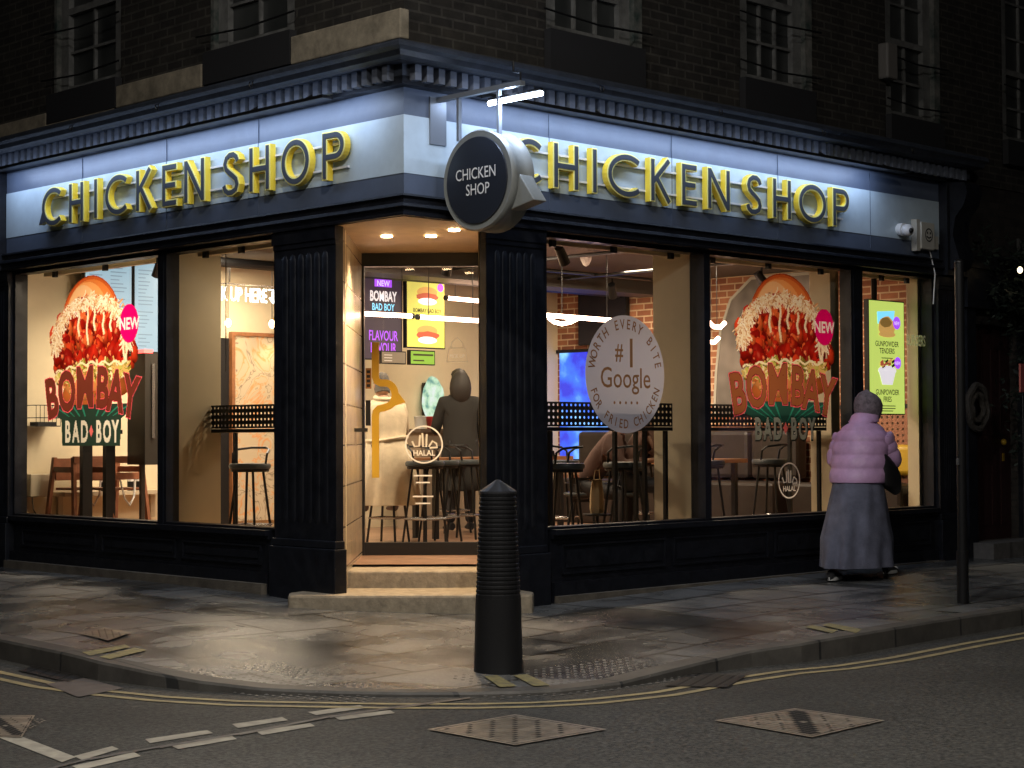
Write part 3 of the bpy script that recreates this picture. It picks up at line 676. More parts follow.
def sign(F, label, spec, z0, z1):
    cu_ = sum(s[1] for s in spec)/len(spec); root = thing('shop_sign', label, 'sign', tuple(F.p(cu_, z0, 0)), 'raised letters on the fascia')
    for ch, x0, x1 in spec:
        w = .063; mb = MB(); mf = MB(); mr = MB()
        for k, st in enumerate(letter_strokes(ch, x0, x1, z0, z1, w)):
            strip(mb, F, st, w, .03, .083-k*.0015, YEL)
            strip(mr, F, st, w*.97, .083-k*.0015, .087-k*.0006, RIM)
            a = st
            if len(st) == 2:                                        # shorten the face so the rim shows at the ends
                v = Vector(st[1])-Vector(st[0]); v.normalize(); a = [tuple(Vector(st[0])+v*.011), tuple(Vector(st[1])-v*.011)]
            strip(mf, F, a, w*.62, .086, .0915-k*.0005, LFACE)
        if ch == 'C' and x0 == min(s[1] for s in spec):              # speech-bubble tail on the first C
            for mm, a, b in ((mb, .031, .082), (mf, .084, .090)):
                s = 1 if mm is mb else .8
                mm.prism([F.p(x0+.02, z0+.16, a), F.p(x0-.055*s, z0+.035, a), F.p(x0+.07, z0+.06, a)], F.n*(b-a), YEL if mm is mb else LFACE)
        l = mb.build('letter', None, root); mr.build('letter_rim', None, l); mf.build('letter_face', None, l)
    mb = MB()
    for zz in (z0+.09, z1-.09): mb.fbox(F, min(s[1] for s in spec)+.05, max(s[2] for s in spec)-.03, zz-.008, zz+.008, .015, .034)
    mb.build('fixing_rail', WHITE, root)
word = 'CHICKENSHOP'
pr = [(512,541),(553,579),(590,599),(607,639),(650,671),(681,697),(707,730),(745,762),(772,791),(798,826),(832,849)]
spec = [(c, at(a, 170, 'y', -.085).x, at(b, 170, 'y', -.085).x) for c, (a, b) in zip(word, pr)]
sign(FR, 'raised yellow-edged CHICKEN SHOP letters along the right-hand fascia', spec, 3.235, 3.60)
pl = [(42,61),(69,84),(93,99),(105,127),(136,152),(162,177),(184,205),(222,240),(249,270),(281,310),(322,345)]
spec = [(c, -at(a, 170, 'x', -.085).y, -at(b, 170, 'x', -.085).y) for c, (a, b) in zip(word, pl)]
sign(FL, 'raised yellow-edged CHICKEN SHOP letters along the left-hand fascia', spec, 3.235, 3.60)

# ---------------------------------------------------------------- hanging round sign
t = thing('hanging_sign', 'round black projecting sign with grey rim and bubble tail hanging at the corner', 'sign', (.30, -.48, 3.14))
FX = Fr((.30, -.49, 0), (0, -1, 0), (-1, 0, 0))
GREYM = mat('sign grey rim', (.22, .23, .22), .45, noise=.08); SFACE = mat('sign black face', (.02, .024, .035), .35)
c = Vector((.30, -.49, 3.135)); R = .365
mb = MB(); mb.lathe(c, [(R*.93, -.03), (R*.97, -.035), (R*1.0, -.02), (R*1.0, .02), (R*.98, .03), (R*.98, .12), (R, .13), (R, .18), (R*.95, .195)], 56, axis=(1, 0, 0)); mb.build('rim', GREYM, t, smooth=True)
mb = MB(); mb.prism([(.33, -.49-R*.70, 3.14-R*.66), (.33, -.49-R*1.40, 3.14-R*.52), (.33, -.49-R*1.0, 3.14+R*.02)], (.13, 0, 0)); mb.build('bubble_tail', GREYM, t, bevel=.008)
mb = MB(); mb.lathe(c, [(R*.86, -.036), (R*.85, -.045), (.001, -.046)], 48, axis=(1, 0, 0)); mb.build('sign_face', SFACE, t)
mb = MB(); add_text(mb, FX, 'CHICKEN', 0.0, 3.145, .115, .05, WHITE, 0.004, .85); add_text(mb, FX, 'SHOP', 0.02, 3.03, .115, .05, WHITE, .004, .85); mb.build('lettering', None, t)
mb = MB(); mb.box(.30, .345, -.90, .0, 3.765, 3.80); mb.box(.24, .40, -.02, .0, 3.45, 3.80); mb.build('bracket_arm', mat('galvanised bracket', (.25, .27, .3), .4, .5), t)
for y in (-.24, -.66):
    mb = MB(); mb.box(.308, .338, y-.012, y+.012, 3.14+R*.85, 3.766); mb.build('hanger', MATS['galvanised bracket'], t)
t = thing('tube_lamp', 'short bright cold white tube lamp sticking out above the round sign', 'lamp', (.33, -.8, 3.70))
mb = MB(); mb.cyl((.33, -.55, 3.685), (.33, -1.08, 3.685), .017, n=12); mb.build('tube', LEDW, t)
mb = MB(); mb.box(.315, .345, -1.08, -.55, 3.705, 3.722); mb.tube([(.33, -.86, 3.765), (.33, -.87, 3.80), (.33, -.87, 3.86), (.33, -.80, 3.88), (.33, -.80, 3.95)], .008, 6); mb.build('batten', BLACKM, t)
light('tube_lamp_light', 'AREA', (.33, -.8, 3.665), (.33, -.4, 3.0), 5, BLUE, .5, .05, parent=None)
light('tube_lamp_glow', 'POINT', (.33, -.75, 3.75), (.33, -.6, 4), 3.5, BLUE, .06)
# cctv dome and alarm box
t = thing('security_camera', 'small white dome camera at the right end of the fascia', 'camera', (6.38, -.05, 3.30))
mb = MB(); mb.cyl((6.38, -.008, 3.31), (6.38, -.07, 3.30), .055, .065, 18); mb.build('mount', WHITE, t)
mb = MB(); mb.ell((6.38, -.11, 3.29), .068, .06, .06); mb.build('dome', WHITE, t, smooth=True)
mb = MB(); mb.ell((6.36, -.165, 3.28), .028, .022, .026); mb.build('lens', BLACKM, t, smooth=True)
t = thing('alarm_box', 'pale alarm box with small smiling face mark beside the fascia end console', 'alarm', (6.8, -.06, 3.2))
mb = MB(); mb.box(6.66, 6.90, -.09, -.01, 3.13, 3.40); mb.build('case', mat('alarm plastic', (.5, .48, .42), .5), t, bevel=.01)
mb = MB(); mb.box(6.60, 6.66, -.075, -.012, 3.11, 3.42); mb.build('side_box', MATS['alarm plastic'], t); mb = MB(); mb.box(6.91, 7.02, -.055, -.009, 3.15, 3.28); mb.build('bracket', MATS['alarm plastic'], t)
mb = MB(); F = FR; ring(mb, F, 6.79, 3.275, .055, .068, .0925, BLACKW, 20); disc(mb, F, 6.765, 3.295, .012, .014, .0925, BLACKW, 8); disc(mb, F, 6.815, 3.295, .012, .014, .0925, BLACKW, 8); strip(mb, F, [(6.75, 3.26), (6.79, 3.243), (6.83, 3.26)], .014, .0915, .0926, BLACKW); mb.build('face_mark', None, t)
mb = MB(); mb.tube([(6.9, -.03, 3.13), (6.92, -.075, 2.9), (6.92, -.05, 2.6)], .006, 5); mb.build('cable', WHITE, t)
# vent on the upper wall
mb = MB(); mb.fbox(FR, 6.12, 6.30, 4.75, 5.1, -.04, .08); tag(mb.build('flood_lamp', mat('lamp case', (.14, .13, .12), .6), bevel=.02), 'unlit pale box lamp on the dark brick beside an upper window', 'lamp')

# ================================================================ INTERIOR SHELL
ZF = .28
mb = MB(); mb.face([(.16, 1.9, ZF), (1.9, .16, ZF), (7.6, .16, ZF), (7.6, 5.8, ZF), (.16, 5.8, ZF)]); mb.build('shop_floor', FLOORM, kind='structure')
mb = MB(); mb.face([(.1, 1.2, 3.12), (1.2, .1, 3.12), (7.7, .1, 3.12), (7.7, 5.9, 3.12), (.1, 5.9, 3.12)]); mb.build('shop_ceiling', CEIL, kind='structure')
mb = MB(); mb.face([(7.6, .0, 0), (7.6, 5.85, 0), (7.6, 5.85, 3.2), (7.6, 0, 3.2)]); mb.build('brick_wall', BRKI, kind='structure')
mb = MB(); mb.face([(.0, 5.8, 0), (7.7, 5.8, 0), (7.7, 5.8, 3.2), (0, 5.8, 3.2)]); mb.build('plaster_wall', CREAMW, kind='structure')
mb = MB(); mb.box(3.43, 3.52, .17, .60, .28, 3.11); mb.box(5.64, 5.78, .28, .52, .28, 3.11); mb.box(.17, .60, 3.12, 3.22, .28, 3.11); mb.box(6.98, 7.55, .17, .30, .28, 3.11); mb.build('wall_pier', CREAMW, kind='structure')
# inner walls closing the porch sides
mb = MB()
for a, b in ((A0+Vector((.12, .12, 0)), A1+Vector((-.03, .05, 0))), (C0+Vector((.1, .14, 0)), C1+Vector((.05, -.03, 0)))): mb.face([upz(a, .28), upz(b, .28), upz(b, 3.1), upz(a, 3.1)])
mb.face([FD.p(-.6, 2.88, -.07), FD.p(.56, 2.88, -.07), FD.p(.56, 3.12, -.07), FD.p(-.6, 3.12, -.07)])
mb.build('lobby_wall', CREAMW, kind='structure')
mb = MB()
mb.fbox(FR, 1.5, 7.05, 2.90, 3.14, -.16, -.12); mb.fbox(FL, -5.7, -1.6, 2.90, 3.14, -.16, -.12)
mb.fbox(FR, 1.5, 7.05, .28, .575, -.25, -.205); mb.fbox(FL, -5.7, -1.6, .28, .575, -.25, -.205)
mb.build('inner_lining', CREAMW, B)
# blind rails at the window heads
for F, a, b in ((FR, 1.56, 3.38), (FR, 3.56, 5.58), (FR, 5.84, 6.95), (FL, -2.95, -1.68), (FL, -5.5, -3.3)):
    mb = MB(); mb.fbox(F, a, b, 2.845, 2.90, -.30, -.24); r_ = mb.build('blind_rail', CREAMW, B)
    mb = MB()
    for k in range(3): u = a+(b-a)*(.1+.4*k); mb.fbox(F, u, u+.05, 2.82, 2.9, -.235, -.2)
    mb.build('rail_bracket', BLACKM, r_)

# interior lights: track spots as seen, warm
def spot(x, y, tx, ty, power, label, z=3.12):
    t = thing('track_spot', label, 'spotlight', (x, y, z), 'black ceiling spotlights inside the shop')
    v = (Vector((tx, ty, 1.2))-Vector((x, y, z-.2))).normalized(); a = Vector((x, y, z-.2))
    mb = MB(); mb.cyl((x, y, z), a, .012, n=6); mb.cyl(a-v*.09, a+v*.09, .04, .05, 14); mb.build('can', BLACKM, t)
    mb = MB(); mb.cyl(a+v*.088, a+v*.093, .04, n=14); mb.build('lens', LAMPE, t)
    light('spot_light', 'SPOT', a+v*.12, a+v, power, CREAM, .06, spot=115, blend=.8)
for x, y, tx, ty, p, lb in ((1.0, 4.7, 1.1, 5.7, 30, 'spotlight nearest the menu screens in the left shop window'), (2.6, 4.4, 3.0, 5.8, 16, 'spotlight above the pick up sign'), (1.5, 2.2, .4, 3.15, 40, 'spotlight over the left bar table'),
                            (2.9, 2.7, 3.2, 3.6, 20, 'spotlight seen at the top left of the door'), (4.4, 3.4, 5.4, 5.4, 18, 'spotlight in front of the yellow menu board'), (3.0, 1.3, 4.6, 1.8, 30, 'spotlight behind the round window disc'),
                            (5.0, 1.6, 7.0, 2.6, 46, 'spotlight behind the right burger poster'), (6.2, 3.6, 7.6, 4.6, 56, 'spotlight washing the far brick wall'), (6.3, 1.6, 7.6, 1.0, 26, 'spotlight over the yellow bench'), (4.4, .95, 3.5, .4, 16, 'spotlight aimed at the cream pier')):
    spot(x, y, tx, ty, p, lb)
for x, y, pw in ((1.3, 4.0, 44), (3.6, 2.6, 30), (5.8, 2.6, 34), (5.2, 4.6, 12), (2.2, 5.0, 26)):
    light('ceiling_fill_light', 'AREA', (x, y, 3.08), (x, y, 0), pw, CREAM, .6, .6)  # soft fill lights added under the ceiling, no fixtures modelled
mb = MB(); mb.tube([(1.6, 3.3, 3.04), (6.5, 3.3, 3.04)], .018, 6); mb.tube([(4.0, 1.2, 3.04), (4.0, 5.2, 3.04)], .018, 6); mb.tube([(5.6, 1.0, 3.03), (5.6, 5.0, 3.03)], .018, 6)
mb.tube([(1.5, 4.5, 3.0), (7.3, 4.5, 3.0)], .05, 10)
tag(mb.build('lighting_track', BLACKM), 'black lighting track and duct running under the shop ceiling', 'track')
mb = MB(); mb.box(2.2, 7.4, 3.85, 4.25, 2.94, 3.1); tag(mb.build('air_duct', mat('dark duct', (.06, .055, .05), .5)), 'dark air duct hung under the shop ceiling behind the tubes', 'duct')
for x, y, z0 in ((2.4, 4.9, 2.9),): pass
# pendant tube lights
def tube_light(a, b, label, z=2.5):
    a = Vector(a); b = Vector(b); t = thing('pendant_tube', label, 'light', tuple((a+b)/2), 'pink white pendant tubes')
    mb = MB(); mb.cyl(a, b, .022, n=12); mb.build('tube', TUBE, t)
    mb = MB()
    for p in (a.lerp(b, .15), a.lerp(b, .85)): mb.cyl(p, (p.x, p.y, 3.1), .004, n=5)
    mb.build('cord', BLACKM, t)
    mb = MB(); mb.cyl(a-(b-a).normalized()*.03, a, .028, n=10); mb.cyl(b, b+(b-a).normalized()*.03, .028, n=10); mb.build('end_cap', BLACKM, t)
def pt(px, py, ax, v): return tuple(at(px, py, ax, v))
tube_light(pt(350, 313, 'y', 3.3), pt(411, 316, 'y', 3.3), 'pendant tube seen through the left half of the door')
tube_light(pt(419, 317, 'y', 3.3), pt(482, 321, 'y', 3.3), 'pendant tube seen through the right half of the door')
tube_light(pt(447, 298, 'y', 4.5), pt(500, 303, 'y', 4.5), 'shorter pendant tube higher up behind the door')
tube_light(pt(530, 314, 'y', 2.2), pt(620, 321, 'y', 2.2), 'pendant tube behind the round disc window')
t = thing('curved_tube_lamp', 'small curved glowing tube lamp below the long tube in the disc window', 'light', pt(562, 322, 'y', 2.4))
mb = MB(); mb.tube([pt(549, 318, 'y', 2.4), pt(554, 322, 'y', 2.4), pt(562, 324, 'y', 2.4), pt(571, 322, 'y', 2.4), pt(577, 319, 'y', 2.4)], .02, 8); mb.build('tube', TUBE, t)
p = at(562, 322, 'y', 2.4); mb = MB(); mb.cyl(p, (p.x, p.y, 3.1), .004, n=5); mb.build('cord', BLACKM, t)
for i, (px, py, lb) in enumerate(((717, 327, 'upper glowing lamp seen beside the brick in the middle right window'), (711, 342, 'lower glowing lamp seen beside the brick in the middle right window'))):
    p = at(px, py, 'y', 1.9+i*.5); t = thing('curved_tube_lamp', lb, 'light', tuple(p), 'curved glowing lamps by the brick wall'); mb = MB()
    mb.tube([p+Vector((-.14, 0, .05)), p+Vector((-.05, 0, 0)), p+Vector((.06, 0, 0)), p+Vector((.13, 0, .05))], .022, 8); mb.build('tube', TUBE, t)
    mb = MB(); mb.cyl(p, (p.x, p.y, 3.1), .004, n=5); mb.build('cord', BLACKM, t)
# ================================================================ ADDED STREET LAMPS (unseen fill behind the viewer, lighting the junction)
def unseen_street_lamp(x, y, h, ang, power, label, col):
    t = thing('unseen_street_lamp', label, 'street lamp', (x, y, -.12), 'unseen street lamps added to light the junction')
    mb = MB(); mb.lathe((x, y, -.12), [(.11, 0), (.11, .9), (.07, 1.0), (.05, h)], 12); mb.build('pole', BLACKM, t, smooth=True)
    dx, dy = math.cos(ang), math.sin(ang)
    mb = MB(); mb.tube([(x, y, h-.15), (x+dx*.3, y+dy*.3, h+.1), (x+dx*1.0, y+dy*1.0, h+.15)], .035, 8); mb.build('arm', BLACKM, t)
    mb = MB(); mb.ell((x+dx*1.2, y+dy*1.2, h+.14), .32, .16, .08, rot=Matrix.Rotation(ang, 3, 'Z')); mb.build('lamp_head', BLACKM, t, smooth=True)
    mb = MB(); mb.lathe((x+dx*1.2, y+dy*1.2, h+.05), [(.14, 0), (.12, -.03), (.02, -.04)], 12); mb.build('lens', LAMPE, t)
    light('street_fill_light', 'SPOT', (x+dx*1.2, y+dy*1.2, h-.02), (0, 0, 1.5), power, col, .22, spot=165, blend=.8)
STREETFILL = (1, .96, .90)
unseen_street_lamp(-8.6, -3.2, 6.6, .15, 420, 'unseen added street lamp on the far side of the left street', STREETFILL)
unseen_street_lamp(-3.0, -10.6, 6.8, 1.2, 520, 'unseen added street lamp on the far side of the right street', STREETFILL)

LX, LY, LZ = -4.7, -5.4, 8.2  # unseen lamp added above the road for light from overhead
t = thing('unseen_hung_lamp', 'unseen added lamp hung on wires high over the middle of the junction', 'street lamp', (LX, LY, LZ))
mb = MB(); mb.lathe((LX, LY, LZ), [(.26, 0), (.27, .05), (.20, .12), (.05, .18), (.02, .22)], 20); mb.build('lamp_head', BLACKM, t, smooth=True)
mb = MB(); mb.lathe((LX, LY, LZ-.01), [(.22, 0), (.18, -.04), (.02, -.06)], 18); mb.build('lens', LAMPE, t)
for p_ in ((-14, -16, 9.5), (-12, 8, 9.5), (10, -12, 9.5)): mb = MB(); mb.tube([(LX, LY, LZ+.22), p_], .006, 5); mb.build('span_wire', BLACKM, t)
light('street_fill_light', 'SPOT', (LX, LY, LZ-.1), (LX+1.2, LY+1.2, 0), 1500, STREETFILL, .2, spot=140, blend=.7)
# ================================================================ STREET FURNITURE
bz = pave_z(-1.62, -2.62); bp = at(498.5, 674, 'z', bz); bx, by = bp.x, bp.y
ang = math.atan2(-9.69-by, -8.44-bx)
t = thing('bollard', 'tall black cast bollard with ribbed upper half and pointed cap at the pavement corner', 'bollard', (bx, by, bz))
mb = MB(); n = 24
mb.lathe((bx, by, bz-.05), [(.152, 0), (.152, .06), (.146, .08), (.140, .3), (.136, .50)], n); mb.build('base', mat('bollard paint', (.012, .012, .013), .38, bump=.15, bscale=40), t, smooth=True)
prof = [(.134, .45)]; z = .46
while z < 1.06:
    r = .134-(z-.46)*.040
    prof += [(r, z), (r, z+.012), (r-.0045, z+.016), (r-.0045, z+.023)]; z += .026
prof += [(.106, 1.07)]
mb = MB(); mb.lathe((bx, by, bz), prof, n); mb.build('ribbed_shaft', MATS['bollard paint'], t)
mb = MB(); mb.lathe((bx, by, bz), [(.104, 1.06), (.113, 1.07), (.111, 1.082), (.012, 1.148), (.002, 1.15)], n); mb.build('cap', mat('bollard cap', (.03, .03, .033), .3), t)
px_, py_ = 3.70, -2.30; pz = pave_z(px_, py_); pp = at(963, 603, 'z', pz)
t = thing('sign_post', 'slim bare black post standing on the right pavement near the kerb', 'post', (pp.x, pp.y, pz))
mb = MB(); mb.cyl((pp.x, pp.y, pz-.05), (pp.x, pp.y, pz+2.62), .036, n=14); mb.build('shaft', BLACKM, t, smooth=True)
mb = MB(); mb.ell((pp.x, pp.y, pz+2.62), .038, .038, .03); mb.build('cap', BLACKM, t, smooth=True); mb = MB(); mb.cyl((pp.x, pp.y, pz-.02), (pp.x, pp.y, pz+.40), .045, n=14); mb.build('sleeve', BLACKM, t, smooth=True)
for zz in (1.06,):
    mb = MB(); mb.box(pp.x-.055, pp.x+.055, pp.y-.012, pp.y+.012, pz+zz, pz+zz+.05); mb.build('clamp', CHROME, t)
mb = MB(); mb.tube([(bx-.25, by-.02, bz+.01), (bx-.17, by-.06, bz+.014), (bx-.13, by-.03, bz+.013)], .006, 5); tag(mb.build('litter_twig', mat('twig', (.3, .25, .18), .7)), 'pale twig of litter lying beside the ribbed bollard', 'litter')

# ================================================================ WINDOW POSTERS
def P2(n, c, tl=.7, r=.5): return mat(n, c, r, translucent=tl)
BUN = P2('print bun', (.85, .36, .13)); BUNL = P2('print bun light', (.95, .66, .40)); BUND = P2('print bun shade', (.68, .16, .05)); SLAW = P2('print slaw', (.95, .85, .66)); SLAW2 = P2('print slaw shade', (.85, .60, .36))
REDS = [P2('print chicken %d' % i, c) for i, c in enumerate(((.72, .09, .04), (.55, .05, .03), (.82, .18, .07), (.38, .03, .02), (.88, .30, .14), (.95, .50, .32)))]
LET = P2('print lettuce', (.85, .78, .30)); LETD = P2('print lettuce dark', (.50, .45, .12)); PINK = P2('print pink', (.95, .02, .30)); PINKL = P2('print pink outline', (.95, .28, .32)); BROWN = P2('print lettering brown', (.48, .20, .12)); BROWND = P2('print lettering dark', (.22, .05, .04)); TEAL = P2('print dark green', (.05, .13, .10)); TEALL = P2('print green ray', (.06, .30, .22)); PWHITE = P2('print white', (.95, .92, .82), .4); PGREYW = P2('print grey white', (.45, .47, .42), .4)
import numpy as np
PRINT = None
def print_mat():
    M = bpy.data.materials.new('printed vinyl'); M.use_nodes = True; t = M.node_tree; b = t.nodes['Principled BSDF']; a = t.nodes.new('ShaderNodeAttribute'); a.attribute_name = 'print'
    tr = t.nodes.new('ShaderNodeBsdfTranslucent'); mx = t.nodes.new('ShaderNodeMixShader'); mx.inputs[0].default_value = .62; b.inputs['Roughness'].default_value = .4
    t.links.new(a.outputs['Color'], b.inputs['Base Color']); t.links.new(a.outputs['Color'], tr.inputs[0]); t.links.new(b.outputs[0], mx.inputs[1]); t.links.new(tr.outputs[0], mx.inputs[2]); t.links.new(mx.outputs[0], t.nodes['Material Output'].inputs['Surface']); return M
class Print:                                # a printed picture held as one sheet of small coloured faces
    def __init__(s, x0, x1, z0, z1, cell):
        s.x0, s.z0, s.c = x0, z0, cell; s.w = int((x1-x0)/cell); s.h = int((z1-z0)/cell)
        s.rgb = np.zeros((s.h, s.w, 3), np.float32); s.id = np.zeros((s.h, s.w), np.int8)
        s.X, s.Z = np.meshgrid(x0+(np.arange(s.w)+.5)*cell, z0+(np.arange(s.h)+.5)*cell); s.cur = 1
    def box(s, xa, xb, za, zb):
        i0, i1 = max(0, int((xa-s.x0)/s.c)-1), min(s.w, int((xb-s.x0)/s.c)+2); j0, j1 = max(0, int((za-s.z0)/s.c)-1), min(s.h, int((zb-s.z0)/s.c)+2); return slice(j0, max(j0, j1)), slice(i0, max(i0, i1))
    def put(s, sl, mask, col): s.rgb[sl][mask] = col[mask] if getattr(col, 'ndim', 1) == 3 else col; s.id[sl][mask] = s.cur
    def poly(s, P, col):
        xs = [p[0] for p in P]; zs = [p[1] for p in P]; sl = s.box(min(xs), max(xs), min(zs), max(zs)); X, Z = s.X[sl], s.Z[sl]; m_ = np.zeros(X.shape, bool)
        for i in range(len(P)):
            x1, z1 = P[i-1]; x2, z2 = P[i]
            if z1 == z2: continue
            m_ ^= ((z1 > Z) != (z2 > Z)) & (X < (x2-x1)*(Z-z1)/(z2-z1)+x1)
        s.put(sl, m_, np.array(col, np.float32))
    def lump(s, x, z, rx, rz, col, rot=0, gloss=.5, seed=0, hi=(1, .62, .42)):
        r = max(rx, rz)*1.3; sl = s.box(x-r, x+r, z-r, z+r); X, Z = s.X[sl]-x, s.Z[sl]-z; c_, n_ = math.cos(rot), math.sin(rot); U = (X*c_+Z*n_)/rx; V = (-X*n_+Z*c_)/rz
        A = np.arctan2(V, U); R_ = np.sqrt(U*U+V*V)/(1+.10*np.sin(3*A+seed)+.07*np.sin(5*A+seed*2.3)); m_ = R_ < 1
        N = np.sqrt(np.clip(1-R_*R_, 0, 1)); sh = .42+.68*np.clip(N*.75+(-X*.35+Z*.75)/r, 0, 1.25); h = np.clip(N*1.0+(-X*.5+Z*.7)/r-1.12, 0, 1)*gloss*3
        col = np.array(col, np.float32); out = col*sh[..., None]; out = out*(1-h[..., None])+np.array(hi, np.float32)*h[..., None]; s.put(sl, m_, np.clip(out, 0, 1).astype(np.float32))
    def strand(s, P, w, col):
        for a, b in zip(P, P[1:]):
            dx, dz = b[0]-a[0], b[1]-a[1]; l = math.hypot(dx, dz) or 1; nx, nz = -dz/l*w, dx/l*w
            s.poly([(a[0]+nx, a[1]+nz), (b[0]+nx, b[1]+nz), (b[0]-nx, b[1]-nz), (a[0]-nx, a[1]-nz)], col)
    def text(s, body, x, z, size, col, bold=0, sx=1, rot=0, align='CENTER'):
        V, Fc = text_polys(body, size, bold, 0, sx, align); c_, n_ = math.cos(rot), math.sin(rot); V = [(x+a*c_-b*n_, z+a*n_+b*c_) for a, b, _ in V]
        for f in Fc: s.poly([V[k] for k in f], col)
    def build(s, F, cx, cz, d, parts, root):
        for k, nm in parts.items():
            J, I = np.nonzero(s.id == k)
            if len(J) == 0: continue
            n = len(J); me = bpy.data.meshes.new(nm); o3 = root.location; u, nn = F.u, F.n
            co = np.zeros((n, 4, 3), np.float32)
            for q, (a, b) in enumerate(((0, 0), (1, 0), (1, 1), (0, 1))):
                U = cx+s.x0+(I+a)*s.c; Vv = cz+s.z0+(J+b)*s.c
                for ax in range(3): co[:, q, ax] = F.o[ax]+u[ax]*U+nn[ax]*d-o3[ax]+(Vv if ax == 2 else 0)
            me.vertices.add(n*4); me.vertices.foreach_set('co', co.ravel()); me.loops.add(n*4); me.loops.foreach_set('vertex_index', np.arange(n*4)); me.polygons.add(n); me.polygons.foreach_set('loop_start', np.arange(n)*4); me.polygons.foreach_set('loop_total', np.full(n, 4)); me.update()
            ca = me.color_attributes.new('print', 'FLOAT_COLOR', 'CORNER'); c4 = np.ones((n, 4, 4), np.float32); c4[:, :, :3] = (s.rgb[J, I]**1.35*.92)[:, None, :]; ca.data.foreach_set('color', c4.ravel()); me.materials.append(PRINT)
            bm = bmesh.new(); bm.from_mesh(me); bmesh.ops.remove_doubles(bm, verts=bm.verts, dist=s.c*.1); bm.to_mesh(me); bm.free()
            o = bpy.data.objects.new(nm, me); C.objects.link(o); o.parent = root
PRINT = print_mat()
def burger_poster(F, cx, cz, label, left, d0=-.098):
    rnd = random.Random(11); t = thing('window_poster', label, 'poster', tuple(F.p(cx, cz, d0)), 'burger posters on the shop windows')
    S_ = Print(-.86, .86, -.84, .80, .0072); U = rnd.uniform
    # crown of the bun
    def dome_(rx, top, z0_, col, ox=0): S_.poly([(ox+rx*math.cos(math.radians(a)), z0_+(top-z0_)*math.sin(math.radians(a))) for a in range(-8, 190, 6)], col)
    dome_(.53, .745, .22, (.50, .11, .03)); dome_(.52, .735, .22, (.70, .20, .06)); dome_(.49, .71, .22, (.82, .33, .11)); dome_(.38, .69, .3, (.93, .50, .22), -.06); dome_(.27, .665, .36, (.95, .64, .38), -.13)
    dome_(.46, .575, .18, (.70, .20, .06)); dome_(.43, .545, .18, (.50, .09, .03))
    # chicken mass
    S_.poly([(-.02+.66*math.cos(a)*(1+.05*math.sin(7*a)), .12+.36*math.sin(a)*(1+.06*math.sin(9*a))) for a in [6.28318*k/60 for k in range(60)]], (.26, .02, .015))
    L_ = [(U(-.66, .62), U(-.18, .46), U(.05, .115)) for _ in range(190)]; L_.sort(key=lambda p: -p[1]+U(-.08, .08))
    for k in range(520): a_, q_ = U(0, 6.28), math.sqrt(rnd.random()); S_.lump(-.02+.66*q_*math.cos(a_), .12+.36*q_*math.sin(a_), U(.015, .035), U(.015, .04), ((.45, .04, .02), (.30, .02, .015), (.6, .09, .03))[k % 3], U(-1, 1), .5, k)
    for x, z, r in L_:
        if ((x+.02)/.66)**2+((z-.12)/.36)**2 > 1: continue
        k = rnd.random(); col = ((.66, .06, .03), (.80, .13, .05), (.50, .035, .02), (.85, .24, .09), (.38, .025, .02))[int(k*5)]
        S_.lump(x, z, r*U(.6, .95), r*U(.8, 1.25), col, U(-.8, .8), U(.15, .6), U(0, 6))
        for _ in range(2): S_.lump(x+U(-.6, .6)*r, z+U(-.5, .6)*r, r*.22, r*.25, (.92, .34, .18) if rnd.random() < .6 else (.42, .03, .02), U(-1, 1), .4, U(0, 6))
    for k in range(12): a = U(0, 6.28); S_.lump(.66+.07*math.cos(a), .02+.09*math.sin(a), .05, .06, ((.55, .05, .03), (.35, .03, .02), (.7, .1, .04))[k % 3], U(-1, 1), .4, U(0, 6))
    # slaw
    cols = ((.98, .90, .74), (.95, .80, .58), (.88, .66, .42), (1, .96, .86), (.72, .44, .24))
    for k in range(1150):
        a = math.radians(U(-12, 192)); rr = U(.66, 1.0)**.6; x = .68*rr*math.cos(a); z = .17+.40*rr*math.sin(a)
        if z < .26 and abs(x) < .42: continue
        l = U(.03, .10); th = U(-2.8, -.3) if rnd.random() < .6 else U(-.8, .9); cv = U(-1.2, 1.2); P = []
        for q in range(6): P.append((x, z)); x += l/5*math.cos(th); z += l/5*math.sin(th); th += cv/5
        S_.strand(P, U(.0032, .0085), cols[int(rnd.random()**1.3*5)])
    for x, z, l in ((-.05, .46, .34), (.07, .44, .2), (-.20, .42, .22), (.22, .40, .2), (-.6, .22, .2), (.56, .26, .32), (.60, .10, .2), (.34, .36, .14)):
        S_.strand([(x+.012*math.sin(k*.9), z-l*k/9) for k in range(10)], .017, (.93, .76, .52)); S_.strand([(x-.004+.012*math.sin(k*.9), z-l*k/9) for k in range(9)], .008, (1, .93, .78))
    # base bun and lettuce
    S_.lump(.03, -.27, .56, .20, (.80, .30, .10), 0, .1, 1); S_.lump(-.02, -.25, .42, .13, (.90, .45, .18), 0, .2, 2); 
    for k in range(60): S_.lump(U(-.45, .5), U(-.34, -.16), U(.01, .03), U(.008, .016), (.70, .22, .07) if k % 2 else (.94, .52, .24), 0, 0, k)
    zc = lambda x: -.10-.10*max(0, -x-.1)/.6-.02*x
    for k in range(260):
        x = U(-.62, .60); z = zc(x)+U(-.075, .05); l = U(.04, .12); th = U(-.7, .7); P = []
        cv = U(-3, 3)
        for q in range(5): P.append((x, z)); x += l/4*math.cos(th); z += l/4*math.sin(th); th += cv/4
        S_.strand(P, U(.006, .015), ((.90, .82, .45), (.72, .68, .22), (.42, .40, .08), (.96, .90, .66), (.80, .60, .25), (.30, .24, .06))[int(rnd.random()*6)])
